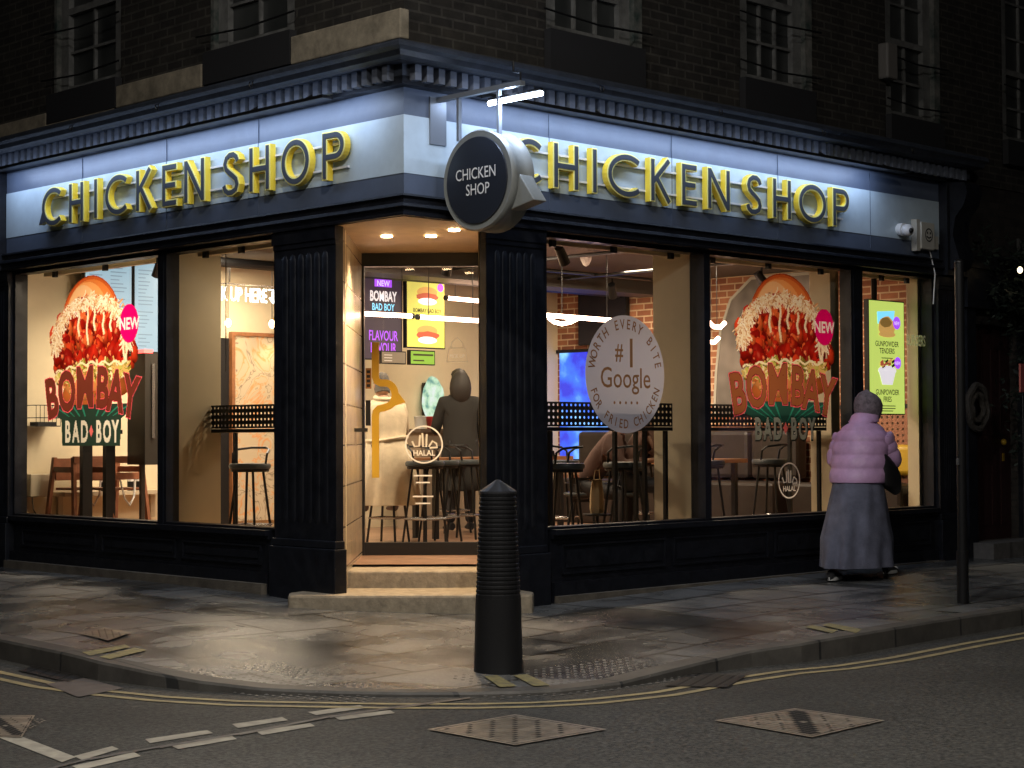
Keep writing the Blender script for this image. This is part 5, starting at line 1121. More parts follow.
# bar tables with perforated aprons
def perf(mb, F, u0, u1, z0, z1, d, pitch=.05, r=.011, m=None, rows=None):
    nu = max(1, int((u1-u0)/pitch)); nz = max(1, int((z1-z0)/pitch)); pu, pz_ = (u1-u0)/nu, (z1-z0)/nz
    for i in range(nu):
        for j in range(nz):
            c_, z = u0+pu*(i+.5), z0+pz_*(j+.5)
            O = [F.p(c_+pu/2*a, z+pz_/2*b, d) for a, b in ((1, 0), (1, 1), (0, 1), (-1, 1), (-1, 0), (-1, -1), (0, -1), (1, -1))]; I = [F.p(c_+r*math.cos(k*.7854), z+r*math.sin(k*.7854), d) for k in range(8)]
            mb.grid([O, I], m, True)
def bar_table(F, u0, u1, d0, d1, label, legs):
    t = thing('bar_table', label, 'bar table', tuple(F.p((u0+u1)/2, ZF, d0)), 'black bar tables along the windows')
    mb = MB(); mb.fbox(F, u0, u1, 1.345, 1.375, d1, d0); mb.build('tabletop', BLACKM, t)
    mb = MB(); perf(mb, F, u0, u1, 1.38, 1.58, d0, .05, .011); mb.build('perforated_screen', BLACKM, t)
    for u in legs:
        for dd_ in (d0-.04, d1+.03): mb = MB(); mb.fbox(F, u-.016, u+.016, ZF, 1.344, dd_-.016, dd_+.016); mb.build('leg', BLACKM, t)
bar_table(FL, -3.40, -1.55, -.5, -.95, 'black bar table with perforated screen in the narrow left window', (-3.35, -1.7))
bar_table(FR, 1.62, 3.27, -.25, -.66, 'black bar table with perforated screen behind the disc window', (3.22, 2.95, 1.8))
bar_table(FR, 3.62, 5.52, -.25, -.66, 'black bar table with perforated screen behind the right burger poster', (5.45,))
# wood table behind door
t = thing('wooden_table', 'long wooden bar table seen through the lower part of the door', 'table', (4.3, 3.7, ZF)); mb = MB(); mb.box(3.35, 5.4, 3.45, 3.95, 1.04, 1.09); mb.build('tabletop', WOOD, t)
for x_, y_ in ((3.5, 3.55), (5.3, 3.55), (3.5, 3.85), (5.3, 3.85)): mb = MB(); mb.box(x_-.025, x_+.025, y_-.025, y_+.025, ZF, 1.04); mb.build('leg', BLACKM, t)
t = thing('wooden_table', 'wooden cafe table between the dark sofa and the white framed stool', 'table', (5.6, 2.1, ZF)); mb = MB(); mb.box(5.0, 6.3, 1.8, 2.5, 1.02, 1.06); mb.build('tabletop', WOOD, t)
for x_, y_ in ((5.1, 1.9), (6.2, 1.9), (5.1, 2.4), (6.2, 2.4)): mb = MB(); mb.box(x_-.025, x_+.025, y_-.025, y_+.025, ZF, 1.02); mb.build('leg', BLACKM, t)
# dark sofa, yellow-cushioned booth
LEA = mat('dark brown leather', (.024, .016, .013), .45, noise=.3, nscale=5); YC = mat('mustard vinyl', (.62, .40, .03), .45); COP = mat('copper pegboard', (.34, .15, .09), .5, .2)
t = thing('bench_sofa', 'long dark brown leather bench against the brick wall', 'sofa', (7.2, 3.2, ZF))
mb = MB(); mb.box(6.85, 7.45, 1.9, 5.2, ZF, .80); mb.build('seat', LEA, t, bevel=.04); mb = MB()
for k in range(5): mb.box(7.30, 7.52, 1.92+k*.66, 2.55+k*.66, .82, 1.36)
mb.build('backrest', LEA, t, bevel=.05)
t = thing('booth_seat', 'booth with mustard yellow cushion on a copper perforated panel in the rightmost window', 'booth', (7.3, .8, ZF)); FBo = Fr((7.40, 0, 0), (0, -1, 0), (-1, 0, 0))
mb = MB(); perf(mb, FBo, -1.75, -.34, .64, 1.58, 0, .062, .014); mb.build('perforated_panel', COP, t)
mb = MB(); mb.fbox(FBo, -1.75, -.34, .64, 1.60, -.12, -.08); mb.build('panel_backing', mat('panel back glow', (.55, .42, .30), .5), t)
mb = MB(); mb.fbox(FBo, -1.78, -1.75, .5, 1.62, -.13, .01); mb.fbox(FBo, -.34, -.30, .5, 1.62, -.13, .01); mb.fbox(FBo, -1.75, -.34, 1.58, 1.62, -.13, .01); mb.build('frame', BLACKM, t)
for k, (a, b) in enumerate(((-1.6, -1.16), (-1.14, -.80), (-.78, -.44))): mb = MB(); mb.fbox(FBo, a, b, .88, 1.20, .01, .12); mb.build('cushion', YC, t, bevel=.05, smooth=True)
mb = MB(); mb.fbox(FBo, -1.7, -.34, ZF, .80, .0, .5); mb.build('seat', LEA, t, bevel=.04)
# counter behind the door
t = thing('service_counter', 'pale service counter beyond the table seen through the door', 'counter', (5.2, 5.2, ZF)); mb = MB(); mb.box(4.55, 6.4, 4.95, 5.35, ZF, 1.35); mb.build('body', mat('counter front', (.30, .24, .18), .5), t); mb = MB(); mb.box(4.5, 6.45, 4.9, 5.4, 1.351, 1.39); mb.build('top', mat('counter top', (.12, .09, .07), .3), t)
for px_, z, m_, lb in ((432, 1.39, mat('red tub', (.45, .04, .04), .4), 'red tub on the service counter'), (420, 1.39, mat('white tub', (.6, .6, .58), .4), 'white tub on the service counter')):
    p = at(px_, 400, 'y', 5.1); mb = MB(); mb.lathe((p.x, 5.1, z), [(.055, 0), (.07, .13), (.075, .135), (.06, .14), (.01, .12)], 14); tag(mb.build('tub', m_, smooth=True), lb, 'tub')
t = thing('reflected_glow', 'glowing disc imitating a cyan and white reflection seen at the door', 'display', tuple(at(436, 385, 'y', 5.7))); p = at(433, 395, 'y', 5.7); mb = MB(); disc(mb, Fr((0, 5.70, 0), (1, 0, 0), (0, -1, 0)), p.x, 1.74, .17, .27, 0, glow_mat('painted aqua reflection', (.10, .30, .26), (.55, .8, .55), (.75, .85, .8), 9, .9), 26, .06); mb.build('reflection_disc', None, t)  # emissive disc put in to imitate a blurry cyan-white reflection
mb = MB(); mb.box(p.x-.1, p.x+.1, 5.705, 5.78, 1.55, 1.93); mb.build('casing', BLACKM, t); t.name = 'aqua_reflection'

# ================================================================ PEOPLE
def skin_mesh(name, J, E_, m, parent, sub=1):
    """one continuous surface grown round a skeleton: J name->(pos, radius)"""
    names = list(J); idx = {n: i for i, n in enumerate(names)}; o3 = parent.location
    me = bpy.data.meshes.new(name); me.from_pydata([tuple(Vector(J[n][0])-o3) for n in names], [(idx[a], idx[b]) for a, b in E_], []); o = bpy.data.objects.new(name, me); C.objects.link(o)
    md = o.modifiers.new('s', 'SKIN'); md.use_smooth_shade = True
    for n in names:
        r = J[n][1]; v = me.skin_vertices[0].data[idx[n]]; v.radius = r if isinstance(r, tuple) else (r, r); v.use_root = (idx[n] == 0)
    sb = o.modifiers.new('d', 'SUBSURF'); sb.levels = sub; sb.render_levels = sub
    dg = bpy.context.evaluated_depsgraph_get(); dg.update(); me2 = bpy.data.meshes.new_from_object(o.evaluated_get(dg)); bpy.data.objects.remove(o); bpy.data.meshes.remove(me)
    me2.name = name; me2.materials.clear(); me2.materials.append(m); me2.polygons.foreach_set('use_smooth', [True]*len(me2.polygons))
    q = bpy.data.objects.new(name, me2); C.objects.link(q); q.parent = parent; return q
def person(label, loc, yaw, J, garments, group=None):
    """J joints in local coords (x right, y forward, z up) -> world"""
    t = thing('person', label, 'person', loc, group); Rz = Matrix.Rotation(yaw, 3, 'Z'); base = Vector(loc)
    w = lambda p: base+Rz @ Vector(p)
    t['_'] = 0; del t['_']
    return t, w
SKIN_ = mat('skin', (.45, .25, .17), .5); SKIND = mat('skin deep', (.22, .12, .08), .5)
def human(label, loc, yaw, j, hair, skin, clothes, shoes, group=None, hair_mesh=True):
    t, w = person(label, loc, yaw, j, clothes, group)
    J = {}; E_ = []
    rad = dict(pelvis=.10, waist=.095, chest=.11, neck=.05, head0=.07, shL=.055, shR=.055, elL=.04, elR=.04, wrL=.027, wrR=.027, hipL=.075, hipR=.075, knL=.052, knR=.052, anL=.038, anR=.038, toL=.035, toR=.035)
    for k, r in rad.items():
        if k in j: J[k] = (w(j[k]), r)
    for a, b in (('pelvis', 'waist'), ('waist', 'chest'), ('chest', 'neck'), ('neck', 'head0'), ('chest', 'shL'), ('chest', 'shR'), ('shL', 'elL'), ('elL', 'wrL'), ('shR', 'elR'), ('elR', 'wrR'), ('pelvis', 'hipL'), ('pelvis', 'hipR'), ('hipL', 'knL'), ('knL', 'anL'), ('anL', 'toL'), ('hipR', 'knR'), ('knR', 'anR'), ('anR', 'toR')): E_.append((a, b))
    for s in 'LR':                                        # palm, four fingers, thumb
        a, b = Vector(j['el'+s]), Vector(j['wr'+s]); dv = (b-a).normalized(); side = dv.cross(Vector((0, 0, 1))); side = side.normalized() if side.length > .1 else Vector((1, 0, 0)); dn = Vector((0, 0, -1))
        pm = b+dv*.06; J['palm'+s] = (w(pm), (.036, .018)); E_.append(('wr'+s, 'palm'+s))
        for k, (o_, l) in enumerate(((-.028, .062), (-.010, .072), (.009, .068), (.026, .052))):
            q1 = pm+dv*.025+side*o_; q2 = q1+dv*l*.55+dn*.008; q3 = q2+dv*l*.3+dn*.03
            J[f'f{s}{k}a'] = (w(q1), .010); J[f'f{s}{k}b'] = (w(q2), .009); J[f'f{s}{k}c'] = (w(q3), .007); E_ += [('palm'+s, f'f{s}{k}a'), (f'f{s}{k}a', f'f{s}{k}b'), (f'f{s}{k}b', f'f{s}{k}c')]
        q = b+dv*.03-side*.032; J[f'th{s}a'] = (w(q), .011); q = q+dv*.035-side*.018; J[f'th{s}b'] = (w(q), .009); E_ += [('wr'+s, f'th{s}a'), (f'th{s}a', f'th{s}b')]
    body = skin_mesh('body', J, E_, skin, t, 1)
    # head shaped as one lofted surface, joined into the body mesh
    hd = Vector(j['head']); fd = Vector(j.get('face', (0, 1, 0))).normalized(); up = Vector(j.get('hup', (0, 0, 1))).normalized(); rt = fd.cross(up).normalized(); up = rt.cross(fd)
    mb = MB(); rows = []; nn = 20
    for zz, rx, fy, by in ((-.115, .03, .05, .02), (-.105, .045, .075, .035), (-.085, .057, .088, .06), (-.05, .066, .09, .085), (-.01, .072, .092, .098), (.03, .075, .092, .102), (.07, .070, .083, .097), (.10, .055, .06, .078), (.12, .03, .03, .045), (.127, .004, .004, .004)):
        row = []
        for k in range(nn):
            a = 6.28318*k/nn; ca, sa = math.cos(a), math.sin(a); y = (fy if sa > 0 else by)*sa; 
            if abs(k-nn/4) < .6:
                if zz == -.05: y += .006
                if zz == -.01: y += .022
                if zz == .03: y += .006
            if abs(abs(k-nn/4)-1.6) < .8 and zz == .03: y -= .010
            row.append(w(hd+rt*(rx*ca)+fd*y+up*zz))
        rows.append(row)
    mb.grid(rows, skin, True, True)
    for s in (-1, 1): mb.ell(w(hd+rt*s*.074+up*.0-fd*.01), .012, .02, .03, 8, 6, skin, Matrix.Rotation(yaw, 3, 'Z'))
    for s in (-1, 1): mb.ell(w(hd+rt*s*.03+fd*.083+up*.027), .011, .008, .006, 8, 5, WHITE, Matrix.Rotation(yaw, 3, 'Z')); mb.ell(w(hd+rt*s*.03+fd*.090+up*.027), .005, .004, .005, 6, 5, BLACKW)
    mb.ell(w(hd+fd*.088-up*.055), .022, .007, .006, 8, 5, mat('lips', (.35, .10, .09), .5), Matrix.Rotation(yaw, 3, 'Z'))
    h = mb.build('head', None, t, smooth=True)
    # merge the head into the body object
    bm = bmesh.new(); bm.from_mesh(body.data); body.data.materials.clear()
    for m_ in h.data.materials: body.data.materials.append(m_)
    bm.from_mesh(h.data); bm.to_mesh(body.data); bm.free(); bpy.data.objects.remove(h)
    if hair_mesh:
        mb = MB(); rows = []
        for zz, s in ((-.07, .99), (-.03, 1.06), (.03, 1.10), (.08, 1.10), (.115, .86), (.138, .3)):
            row = []
            for k in range(nn):
                a = 6.28318*k/nn; ca, sa = math.cos(a), math.sin(a); rx = (.072 if zz < .08 else .062)*s; fr_ = .10 if zz > .04 else -.02
                y = (fr_ if sa > 0 else .105)*sa*s; row.append(w(hd+rt*rx*ca*1.04+fd*(y)+up*zz))
            rows.append(row)
        mb.grid(rows, None, True, True); mb.build('hair', hair, t, smooth=True)
    # clothing grown on the same joints, a little fuller
    top, trouser = clothes
    def sub(keys, edges, grow, m_, name):
        return skin_mesh(name, {k: (w(j[k]), r) for k, r in keys.items()}, edges, m_, t, 2)
    if top: sub(dict(pelvis=(.135, .115), waist=.13, chest=(.15, .12), neck=.07, shL=.085, shR=.085, elL=.062, elR=.062, wrL=.044, wrR=.044), [('pelvis', 'waist'), ('waist', 'chest'), ('chest', 'neck'), ('chest', 'shL'), ('chest', 'shR'), ('shL', 'elL'), ('elL', 'wrL'), ('shR', 'elR'), ('elR', 'wrR')], 0, top, 'jacket')
    if trouser: sub(dict(pelvis=.125, hipL=.098, hipR=.098, knL=.072, knR=.072, anL=.058, anR=.058), [('pelvis', 'hipL'), ('pelvis', 'hipR'), ('hipL', 'knL'), ('knL', 'anL'), ('hipR', 'knR'), ('knR', 'anR')], 0, trouser, 'trousers')
    for s in 'LR':
        a, b = Vector(j['an'+s]), Vector(j['to'+s]); d_ = (b-a); d_.z = 0; d_.normalize(); g = Vector((0, 0, -.035)); mb = MB(); rr = []
        sd = Vector((-d_.y, d_.x, 0))
        for f_, wd, hh in ((-.07, .028, .075), (-.055, .038, .085), (.0, .040, .09), (.06, .042, .065), (.12, .045, .05), (.165, .036, .04), (.185, .015, .02)):
            c_ = Vector((a.x, a.y, min(a.z, b.z)-.03))+d_*f_
            rr.append([w(c_+sd*wd*math.cos(x_)+Vector((0, 0, hh*.5+hh*.5*math.sin(x_)))) for x_ in [6.28318*k/12 for k in range(12)]])
        mb.grid(rr, shoes, True, True)
        mb.build('shoe', None, t, smooth=True)
    return t, w
# --- the walking woman ------------------------------------------------------
wp = at(859, 580, 'y', -.62); wz = pave_z(4.7, -.62); WL = (wp.x, -.62, wz)
yaw_w = -math.pi/2+.22                       # walks along the wall, away to the right (local y forward -> +x)
jw = dict(pelvis=(0, 0, .88), waist=(0, .03, 1.02), chest=(0, .09, 1.20), neck=(0, .16, 1.36), head0=(0, .20, 1.43), head=(.01, .235, 1.50), face=(.1, 1, -.3), hup=(0, .3, 1),
          shL=(-.17, .11, 1.27), elL=(-.21, .05, 1.04), wrL=(-.15, .24, .98), shR=(.18, .12, 1.27), elR=(.22, .20, 1.04), wrR=(.17, .42, 1.09),
          hipL=(-.09, 0, .84), knL=(-.10, -.16, .46), anL=(-.10, -.36, .09), toL=(-.10, -.24, .04), hipR=(.09, 0, .84), knR=(.09, .22, .48), anR=(.09, .47, .09), toR=(.09, .59, .05))
LIL = mat('lilac puffer', (.54, .33, .54), .45, noise=.16, nscale=7, bump=1.0, bscale=9); SKT = mat('long grey blue skirt', (.105, .11, .155), .85, noise=.3, nscale=7, bump=.35, bscale=90); HOOD = mat('grey knit hat', (.17, .14, .16), .95, noise=.5, nscale=26, bump=.8, bscale=120)
TRAIN = mat('trainer', (.02, .02, .022), .6); TRW = mat('trainer sole', (.6, .6, .58), .6)
tw, w = human('person in a lilac puffer jacket, grey hat and long dark skirt walking past the window', WL, yaw_w, jw, None, SKIND, (None, mat('dark leggings', (.02, .02, .025), .8)), TRAIN, None, False)
def loft(prof, m_, name, nseg=28, fold=0, parent=tw, wf=None, sm_=True, folds=9):
    mb = MB(); rows = []
    for (cx_, cy_, cz_, rx, ry) in prof:
        row = []
        for k in range(nseg):
            a = 6.28318*k/nseg; f_ = 1+fold*((math.sin(a*folds+cz_*4)+.6*math.sin(a*(folds+4)*.5*2-cz_*3+1)+.4*math.sin(3*a+cz_*6))*max(.12 if cz_ < 1.3 else 0, (1-cz_)))
            row.append((wf or w)((cx_+rx*f_*math.cos(a), cy_+ry*f_*math.sin(a), cz_)))
        rows.append(row)
    mb.grid(rows, None, True, True); return mb.build(name, m_, parent, smooth=sm_)
# skirt: from the waist almost to the ground, swung by the stride
loft([(0, .02, .99, .18, .20), (0, .0, .85, .215, .24), (0, -.01, .70, .24, .29), (0, -.02, .52, .26, .35), (0, -.03, .36, .285, .41), (0, -.04, .20, .285, .425), (0, -.045, .115, .295, .44), (0, -.045, .108, .27, .41)], SKT, 'skirt', 90, .065)
prof = []; bands = [(.85, .97), (.97, 1.09), (1.09, 1.21), (1.21, 1.31), (1.31, 1.38)]
def jr(z): t_ = (z-.85)/.53; q_ = math.sqrt(max(.02, 1-(max(0, t_-.62)/.42)**2)); return ((.25+.0*t_)*q_*(.86+.14*q_)+.0, (.26-.03*t_)*(.45+.55*q_))
for a, b in bands:
    for f_, g in ((0, .972), (.10, .99), (.35, 1.018), (.65, 1.018), (.90, .99)):
        z = a+(b-a)*f_; rx, ry = jr(z); prof.append((0, .0+.13*(z-.85)/.53, z, rx*g, ry*g))
prof += [(0, .145, 1.385, .135, .14), (0, .165, 1.41, .125, .13), (0, .185, 1.44, .12, .125), (0, .20, 1.465, .09, .10)]
loft([(0, .02, .842, .232, .242)]+prof, LIL, 'puffer_jacket', 34, .0)
for s, el, wr in ((-1, jw['elL'], jw['wrL']), (1, jw['elR'], jw['wrR'])):
    sh = Vector(jw['shL' if s < 0 else 'shR'])+Vector((0, 0, -.01)); el = Vector(el)+Vector((s*.015, 0, 0)); wr = Vector(wr); pts = []; rs = []
    for a, b, n_, r_a, r_b in ((sh, el, 3, .10, .092), (el, wr-(wr-el)*.06, 3, .09, .066)):
        for k in range(n_):
            for f_, g in ((0, .93), (.25, 1.02), (.75, 1.02)): t_ = (k+f_)/n_; pts.append(w(a.lerp(b, t_))); rs.append((r_a+(r_b-r_a)*t_)*g)
    pts.append(w(wr)); rs.append(.048); mb = MB(); mb.tube(pts, rs, 16); mb.build('sleeve', LIL, tw, smooth=True)
hd = Vector(jw['head']); mb = MB(); rows = []
for zz, rx, ry, oy in ((-.10, .09, .09, -.03), (-.07, .112, .115, -.02), (-.01, .126, .132, -.01), (.04, .128, .136, -.005), (.09, .112, .122, -.01), (.128, .08, .09, -.015), (.148, .035, .04, -.02), (.152, .01, .01, -.02)):
    rows.append([w(hd+Vector((rx*math.cos(a)*(1+.02*math.sin(5*a)), oy+ry*math.sin(a), zz-.02*math.sin(a)))) for a in [6.28318*k/24 for k in range(24)]])
mb.grid(rows, None, True, True); mb.build('knit_hat', HOOD, tw, smooth=True)
for s in 'LR':
    a = Vector(jw['an'+s]); b = Vector(jw['to'+s]); mb = MB(); c_ = a+(b-a)*.45; zb = min(a.z, b.z)-.032
    mb.grid([[w(Vector((a.x+.047*q*math.cos(x_), a.y+.055+.128*math.sin(x_), zb+h_))) for x_ in [6.28318*k/16 for k in range(16)]] for q, h_ in ((1, 0), (1.04, .012), (1.0, .028))], None, True, True); mb.build('sole', TRW, tw)
    mb = MB(); mb.ell(w(Vector((a.x, a.y+.16, zb+.035))), .036, .035, .022, 10, 6); mb.build('toe_cap', TRW, tw, smooth=True)
# shoulder bag held at her side
HB = mat('black leather bag', (.018, .017, .018), .42, noise=.3, bump=.3, bscale=14); bc = w((.24, .17, .94))
t = thing('shoulder_bag', 'slouchy black leather shoulder bag on the arm of the person in lilac', 'bag', tuple(bc)); Rz = Matrix.Rotation(yaw_w, 3, 'Z'); mb = MB(); rows = []
for zz, ln, th, oy in ((-.17, .10, .03, .01), (-.155, .15, .055, .01), (-.09, .175, .075, .0), (.0, .165, .07, -.01), (.08, .13, .045, -.03), (.12, .105, .018, -.04)):
    rows.append([bc+Rz @ Vector((th*math.cos(a), oy+ln*math.sin(a)*(1+.04*math.sin(3*a)), zz-.04*math.sin(a))) for a in [6.28318*k/22 for k in range(22)]])
mb.grid(rows, None, True, True); mb.build('pouch', HB, t, smooth=True)
mb = MB(); mb.tube([bc+Rz @ Vector(p) for p in ((0, .08, .09), (-.0, .05, .20), (-.06, .0, .34), (-.10, -.04, .40), (-.13, -.10, .30), (-.06, -.13, .18), (0, -.13, .10))], .012, 7); mb.build('strap', HB, t, smooth=True)

# --- seated people ----------------------------------------------------------
def seated(h=.78, lean=.15, arm='table', turn=0):
    s = h
    return dict(pelvis=(0, 0, s+.10), waist=(0, .02+lean*.3, s+.25), chest=(0, .04+lean*.8, s+.43), neck=(0, .05+lean, s+.59), head0=(0, .07+lean*1.1, s+.66), head=(0, .09+lean*1.2, s+.74), face=(turn, 1, -.25), hup=(0, .25, 1),
                shL=(-.17, .03+lean*.9, s+.52), elL=(-.23, .12+lean, s+.28), wrL=(-.12, .34+lean, s+.33), shR=(.17, .03+lean*.9, s+.52), elR=(.23, .12+lean, s+.28), wrR=(.12, .34+lean, s+.33),
                hipL=(-.10, .03, s+.06), knL=(-.15, .42, s+.02), anL=(-.15, .36, s-.42), toL=(-.15, .48, s-.46), hipR=(.10, .03, s+.06), knR=(.15, .42, s+.02), anR=(.15, .36, s-.42), toR=(.15, .48, s-.46))
CREAMC = mat('cream trench', (.62, .52, .37), .8, noise=.16, nscale=6, bump=1.0, bscale=5); DK = mat('dark trousers', (.03, .028, .03), .8); GREYH = mat('grey hair', (.10, .095, .09), .9, bump=.6, bscale=90); DKH = mat('dark hair', (.02, .016, .014), .6)
cp = at(388, 470, 'y', 3.45)
j = seated(.78, .12); tc_, wc = human('person in a cream trench coat sitting with their back to the door', (cp.x, 3.45, ZF), -.15-math.pi/4+math.pi/4-.3, j, GREYH, SKIN_, (CREAMC, DK), mat('brown shoes', (.08, .05, .04), .5))
loft([(0, .13, 1.40, .06, .06), (0, .12, 1.36, .13, .09), (0, .11, 1.31, .205, .115), (0, .09, 1.22, .215, .135), (0, .07, 1.10, .20, .14), (0, .05, 1.01, .185, .145), (0, .03, .94, .205, .17), (0, .0, .80, .25, .22), (0, -.03, .62, .27, .23), (0, -.04, .45, .30, .24), (0, -.04, .37, .315, .25), (0, -.04, .365, .29, .22)], CREAMC, 'coat_back', 80, .13, tc_, wc, True, 7)
mb = MB(); mb.tube([wc((x_, y_, 1.0+.02*math.sin(x_*9))) for x_, y_ in [(.20*math.cos(a), .05+.165*math.sin(a)) for a in [math.pi+math.pi*k/10 for k in range(11)]]], .02, 6); mb.build('belt', CREAMC, tc_)
mb = MB(); mb.tube([wc((.09*math.cos(a), .13+.08*math.sin(a), 1.40+.015*math.sin(a))) for a in [6.28318*k/14 for k in range(14)]], .026, 7, closed=True); mb.build('collar', CREAMC, tc_, smooth=True)
# standing dark figure
sp_ = at(460, 400, 'y', 4.35); j = dict(pelvis=(0, 0, .92), waist=(0, .01, 1.08), chest=(0, .02, 1.28), neck=(0, .03, 1.46), head0=(0, .04, 1.53), head=(0, .05, 1.62), face=(-.3, 1, -.1), hup=(0, 0, 1), shL=(-.19, .02, 1.38), elL=(-.26, .05, 1.10), wrL=(-.20, .26, 1.08), shR=(.19, .02, 1.38), elR=(.25, .0, 1.10), wrR=(.22, .18, .98), hipL=(-.1, 0, .88), knL=(-.11, .03, .48), anL=(-.11, 0, .09), toL=(-.12, .13, .05), hipR=(.1, 0, .88), knR=(.11, .03, .48), anR=(.11, 0, .09), toR=(.12, .13, .05))
OLV = mat('dark olive coat', (.013, .012, .011), .85, bump=.4, bscale=10)
ts, ws = human('person standing in a long dark coat at the counter behind the door', (sp_.x, 4.35, ZF), -.5, j, DKH, SKIND, (OLV, DK), BLACKW)
loft([(0, .03, 1.50, .07, .07), (0, .02, 1.44, .16, .10), (0, .02, 1.38, .215, .12), (0, .02, 1.25, .20, .14), (0, .01, 1.12, .185, .14), (0, 0, .95, .20, .17), (0, 0, .7, .215, .19), (0, 0, .45, .225, .20), (0, 0, .44, .2, .18)], OLV, 'coat_skirt', 30, .04, ts, ws)
mb = MB(); mb.ell(ws((0, -.02, 1.54)), .12, .115, .20, 16, 10); mb.build('long_hair', DKH, ts, smooth=True)
# two customers at the window bar
BR = mat('brown corduroy jacket', (.10, .05, .035), .85, bump=.5, bscale=14); JN = mat('dark denim', (.03, .035, .05), .85); RB = mat('rust jumper', (.085, .045, .035), .85, bump=.5, bscale=12)
q1 = at(624, 450, 'y', 1.55); human('person in a brown jacket and dark jeans seated behind the window stool under the disc', (q1.x, 1.55, ZF-.18), -2.2, seated(.70, .20, turn=.3), DKH, SKIND, (BR, JN), BLACKW, 'customers behind the disc window')
q2 = at(583, 450, 'y', 1.9); human('person in a rust jumper seated further left behind the disc window', (q2.x, 1.9, ZF-.2), -2.6, seated(.66, .30), DKH, SKIN_, (RB, DK), BLACKW, 'customers behind the disc window')
for q_, y_, lb, sz in ((q1, 1.55, 'low stool under the person in the brown jacket', .0), (q2, 1.9, 'low stool under the person in the rust jumper', -.02)):
    o = copy_tree(st0, None, (q_.x, y_, ZF-.0), .6, lb); o.scale = (1, 1, .62)
pb = at(597, 490, 'y', 1.0); t = thing('paper_bag', 'crumpled brown paper takeaway bag hanging low beside the window stool', 'bag', (pb.x, 1.0, .6)); mb = MB()
mb.grid([[(pb.x+rx*math.cos(a), 1.0+ry*math.sin(a)*(1+.1*math.sin(3*a+z*9)), z) for a in [6.28318*k/10 for k in range(10)]] for rx, ry, z in ((.07, .04, .62), (.08, .05, .66), (.075, .045, .80), (.06, .02, .92))], None, True, True); mb.build('bag_body', mat('kraft paper', (.45, .33, .18), .8, bump=.6, bscale=14), t)
mb = MB(); mb.tube([(pb.x-.04, 1.0, .92), (pb.x-.02, 1.0, 1.0), (pb.x+.03, 1.0, 1.0), (pb.x+.04, 1.0, .92)], .005, 5); mb.build('handle', MATS['kraft paper'], t)
t = thing('bag_table', 'small side table under the paper bag behind the disc window', 'table', (pb.x, 1.0, ZF)); mb = MB(); mb.cyl((pb.x, 1.0, .60), (pb.x, 1.0, .615), .13, n=18); mb.build('tabletop', BLACKM, t); mb = MB(); mb.cyl((pb.x, 1.0, ZF), (pb.x, 1.0, .60), .015, n=8); mb.cyl((pb.x, 1.0, ZF), (pb.x, 1.0, ZF+.01), .1, n=16); mb.build('leg', BLACKM, t)

# ================================================================ NEIGHBOURS
N = thing('neighbour_building', 'unlit dark brick building with black shopfront beyond the right end of the shop', 'building', (7.55, 0, 0))
mb = MB()
wall_open(mb, FR, 7.5, 30, -.1, 3.9, [(7.72, 8.72, .2, 2.45), (9.4, 11.6, .9, 2.6)], -.06); mb.build('wall', BRKN, N)
mb = MB(); mb.fbox(FR, 7.72, 8.72, .2, 2.45, -.22, -.15)
dr = mb.build('door', mat('oxblood door', (.03, .012, .012), .4, bump=.2), N)
mb = MB()
for k in range(5): mb.fbox(FR, 7.79+k*.18, 7.91+k*.18, .35, 1.15, -.15, -.14); mb.fbox(FR, 7.79+k*.18, 7.91+k*.18, 1.3, 2.2, -.15, -.14)
mb.build('door_board', MATS['oxblood door'], dr); mb = MB(); mb.ell((8.55, .13, 1.22), .035, .03, .035, 12, 8); mb.box(8.53, 8.57, .135, .15, 1.02, 1.10); mb.build('knob', BRASS, dr, smooth=True)
mb = MB(); mb.fbox(FR, 7.55, 7.72, .0, 2.6, -.06, .05); mb.fbox(FR, 8.72, 8.9, .0, 2.6, -.06, .05); mb.fbox(FR, 7.5, 8.95, 2.6, 3.0, -.06, .09); mb.fbox(FR, 7.5, 14, 3.0, 3.15, -.06, .13); mb.build('door_surround', BLACK, N)
mb = MB(); mb.fbox(FR, 9.4, 11.6, .9, 2.6, -.2, -.19); mb.build('window', DGLASS, N)
mb = MB(); mb.fbox(FR, 7.62, 8.85, -.05, .20, -.06, .28); mb.build('doorstep', mat('doorstep', (.10, .095, .09), .8, noise=.3, bump=.4), N)
mb = MB(); add_text(mb, FR, 'MK', 8.9, 3.2, .28, -.03, mat('dull sign letter', (.09, .09, .085), .6), .01, 1, thick=.03); tag(mb.build('wall_lettering', None), 'two dull raised letters M K high on the dark right-hand building', 'lettering')
t = thing('wreath', 'small round wreath hung on the dark wall beside the slim post', 'wreath', (7.87, -.02, 1.58)); c_ = Vector((7.66, -.09, 1.58)); mb = MB()
for r_, q_ in ((.18, .035), (.11, .03)): mb.tube([c_+Vector((r_*math.cos(a), .01*math.sin(5*a), r_*math.sin(a)*1.25)) for a in [6.28318*k/30 for k in range(30)]], q_, 7, closed=True)
mb.build('ring', mat('wreath straw', (.04, .034, .028), .9, noise=.4, nscale=30, bump=1, bscale=60), t, smooth=True)
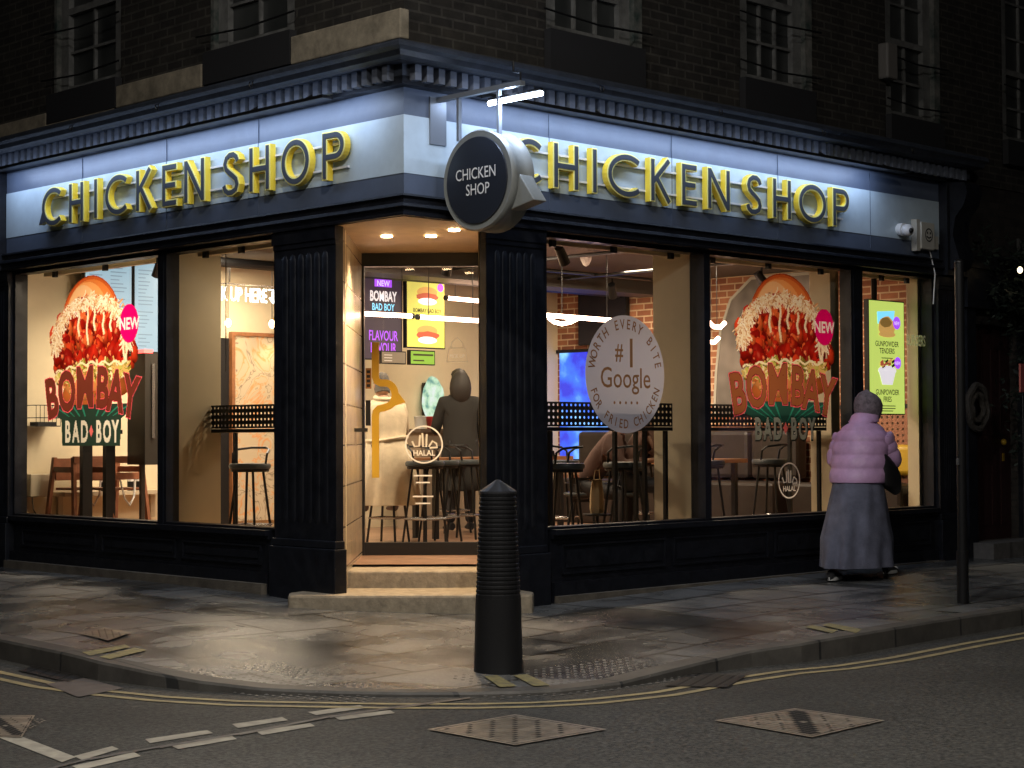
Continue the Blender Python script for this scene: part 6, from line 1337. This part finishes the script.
# shrub beside the neighbour's door
t = thing('climbing_shrub', 'dark leafy shrub climbing the wall beyond the slim post', 'shrub', (9.0, -.3, 0)); mb = MB(); rnd = random.Random(3)
mb.tube([(9.0, -.3, 0), (8.95, -.25, .8), (9.05, -.3, 1.6), (8.9, -.25, 2.6)], [.03, .025, .02, .01], 7); mb.tube([(9.02, -.28, 1.2), (9.4, -.35, 1.8), (9.5, -.3, 2.5)], [.02, .012, .006], 6); mb.tube([(9.0, -.28, 1.7), (8.6, -.3, 2.2), (8.3, -.25, 2.9)], [.018, .012, .006], 6); mb.build('stem', mat('bark', (.05, .04, .03), .9), t)
LF1 = mat('leaf', (.012, .018, .012), .5); LF2 = mat('leaf pale', (.022, .03, .02), .5); mb = MB()
cl = [(rnd.uniform(8.2, 9.9), rnd.uniform(-.45, -.1), rnd.uniform(1.1, 3.3)) for _ in range(60)]+[(rnd.uniform(7.7, 8.6), -.2, rnd.uniform(2.6, 3.2)) for _ in range(14)]
for c_ in cl:
    for k in range(55):
        p = Vector(c_)+Vector((rnd.gauss(0, .10), rnd.gauss(0, .07), rnd.gauss(0, .11))); a = Vector((rnd.uniform(-1, 1), rnd.uniform(-1, 1), rnd.uniform(-1, 1))).normalized(); b = a.orthogonal().normalized(); l = rnd.uniform(.025, .05)
        mb.face([p-a*l, p+b*l*.45, p+a*l, p-b*l*.45], LF1 if rnd.random() < .7 else LF2)
mb.build('foliage', None, t)
mb = MB()
for k in range(10): x_ = 9.1+k*.12; mb.cyl((x_, -.75, -.02), (x_, -.75, 1.0), .009, n=5)
mb.tube([(9.05, -.75, .95), (10.3, -.75, .95)], .012, 5); mb.tube([(9.05, -.75, .12), (10.3, -.75, .12)], .012, 5); tag(mb.build('railing', BLACKM), 'thin black iron railing in front of the dark shrub at the right edge', 'railing')
t = thing('far_lantern', 'small warm lantern glowing far off at the right edge', 'lamp', (13.8, -.4, 3.1)); p = at(1020, 270, 'y', -.4); t.location = p; mb = MB(); mb.ell(p, .028, .028, .035, 10, 7); mb.build('globe', mat('lantern glow', (1, .8, .5), .5, emit=3, ecol=(1, .75, .45)), t, smooth=True); mb = MB(); mb.tube([p+Vector((0, 0, .08)), p+Vector((0, .1, .15)), Vector((p.x, .06, p.z+.12))], .012, 6); mb.build('bracket', BLACKM, t)
t = thing('red_notice', 'small red notice at the right edge of the photograph', 'sign', tuple(at(1022, 378, 'y', -.7))); p = at(1023, 378, 'y', -.74); mb = MB(); mb.box(p.x-.06, p.x+.12, p.y-.01, p.y+.01, p.z-.14, p.z+.14); mb.build('plate', mat('red plate', (.35, .08, .08), .5), t); mb = MB(); mb.cyl((p.x+.03, p.y+.02, .0), (p.x+.03, p.y+.02, p.z), .012, n=6); mb.build('stake', BLACKM, t)
L_ = thing('left_building', 'unlit black building adjoining the left end of the shop', 'building', (0, 6.2, 0))
mb = MB(); wall_open(mb, FL, -30, -6.13, -.1, 3.9, [(-7.6, -6.5, .2, 2.5), (-11, -8.4, .8, 2.6)], -.06); mb.build('wall', BRKN, L_); mb = MB(); mb.fbox(FL, -7.6, -6.5, .2, 2.5, -.22, -.16); mb.build('door', BLACK, L_); mb = MB(); mb.fbox(FL, -11, -8.4, .8, 2.6, -.2, -.19); mb.build('window', DGLASS, L_)
mb = MB(); mb.fbox(FL, -7.4, -6.12, .60, .66, -.02, .08); mb.build('ledge', mat('ledge grey', (.2, .22, .25), .4), L_)
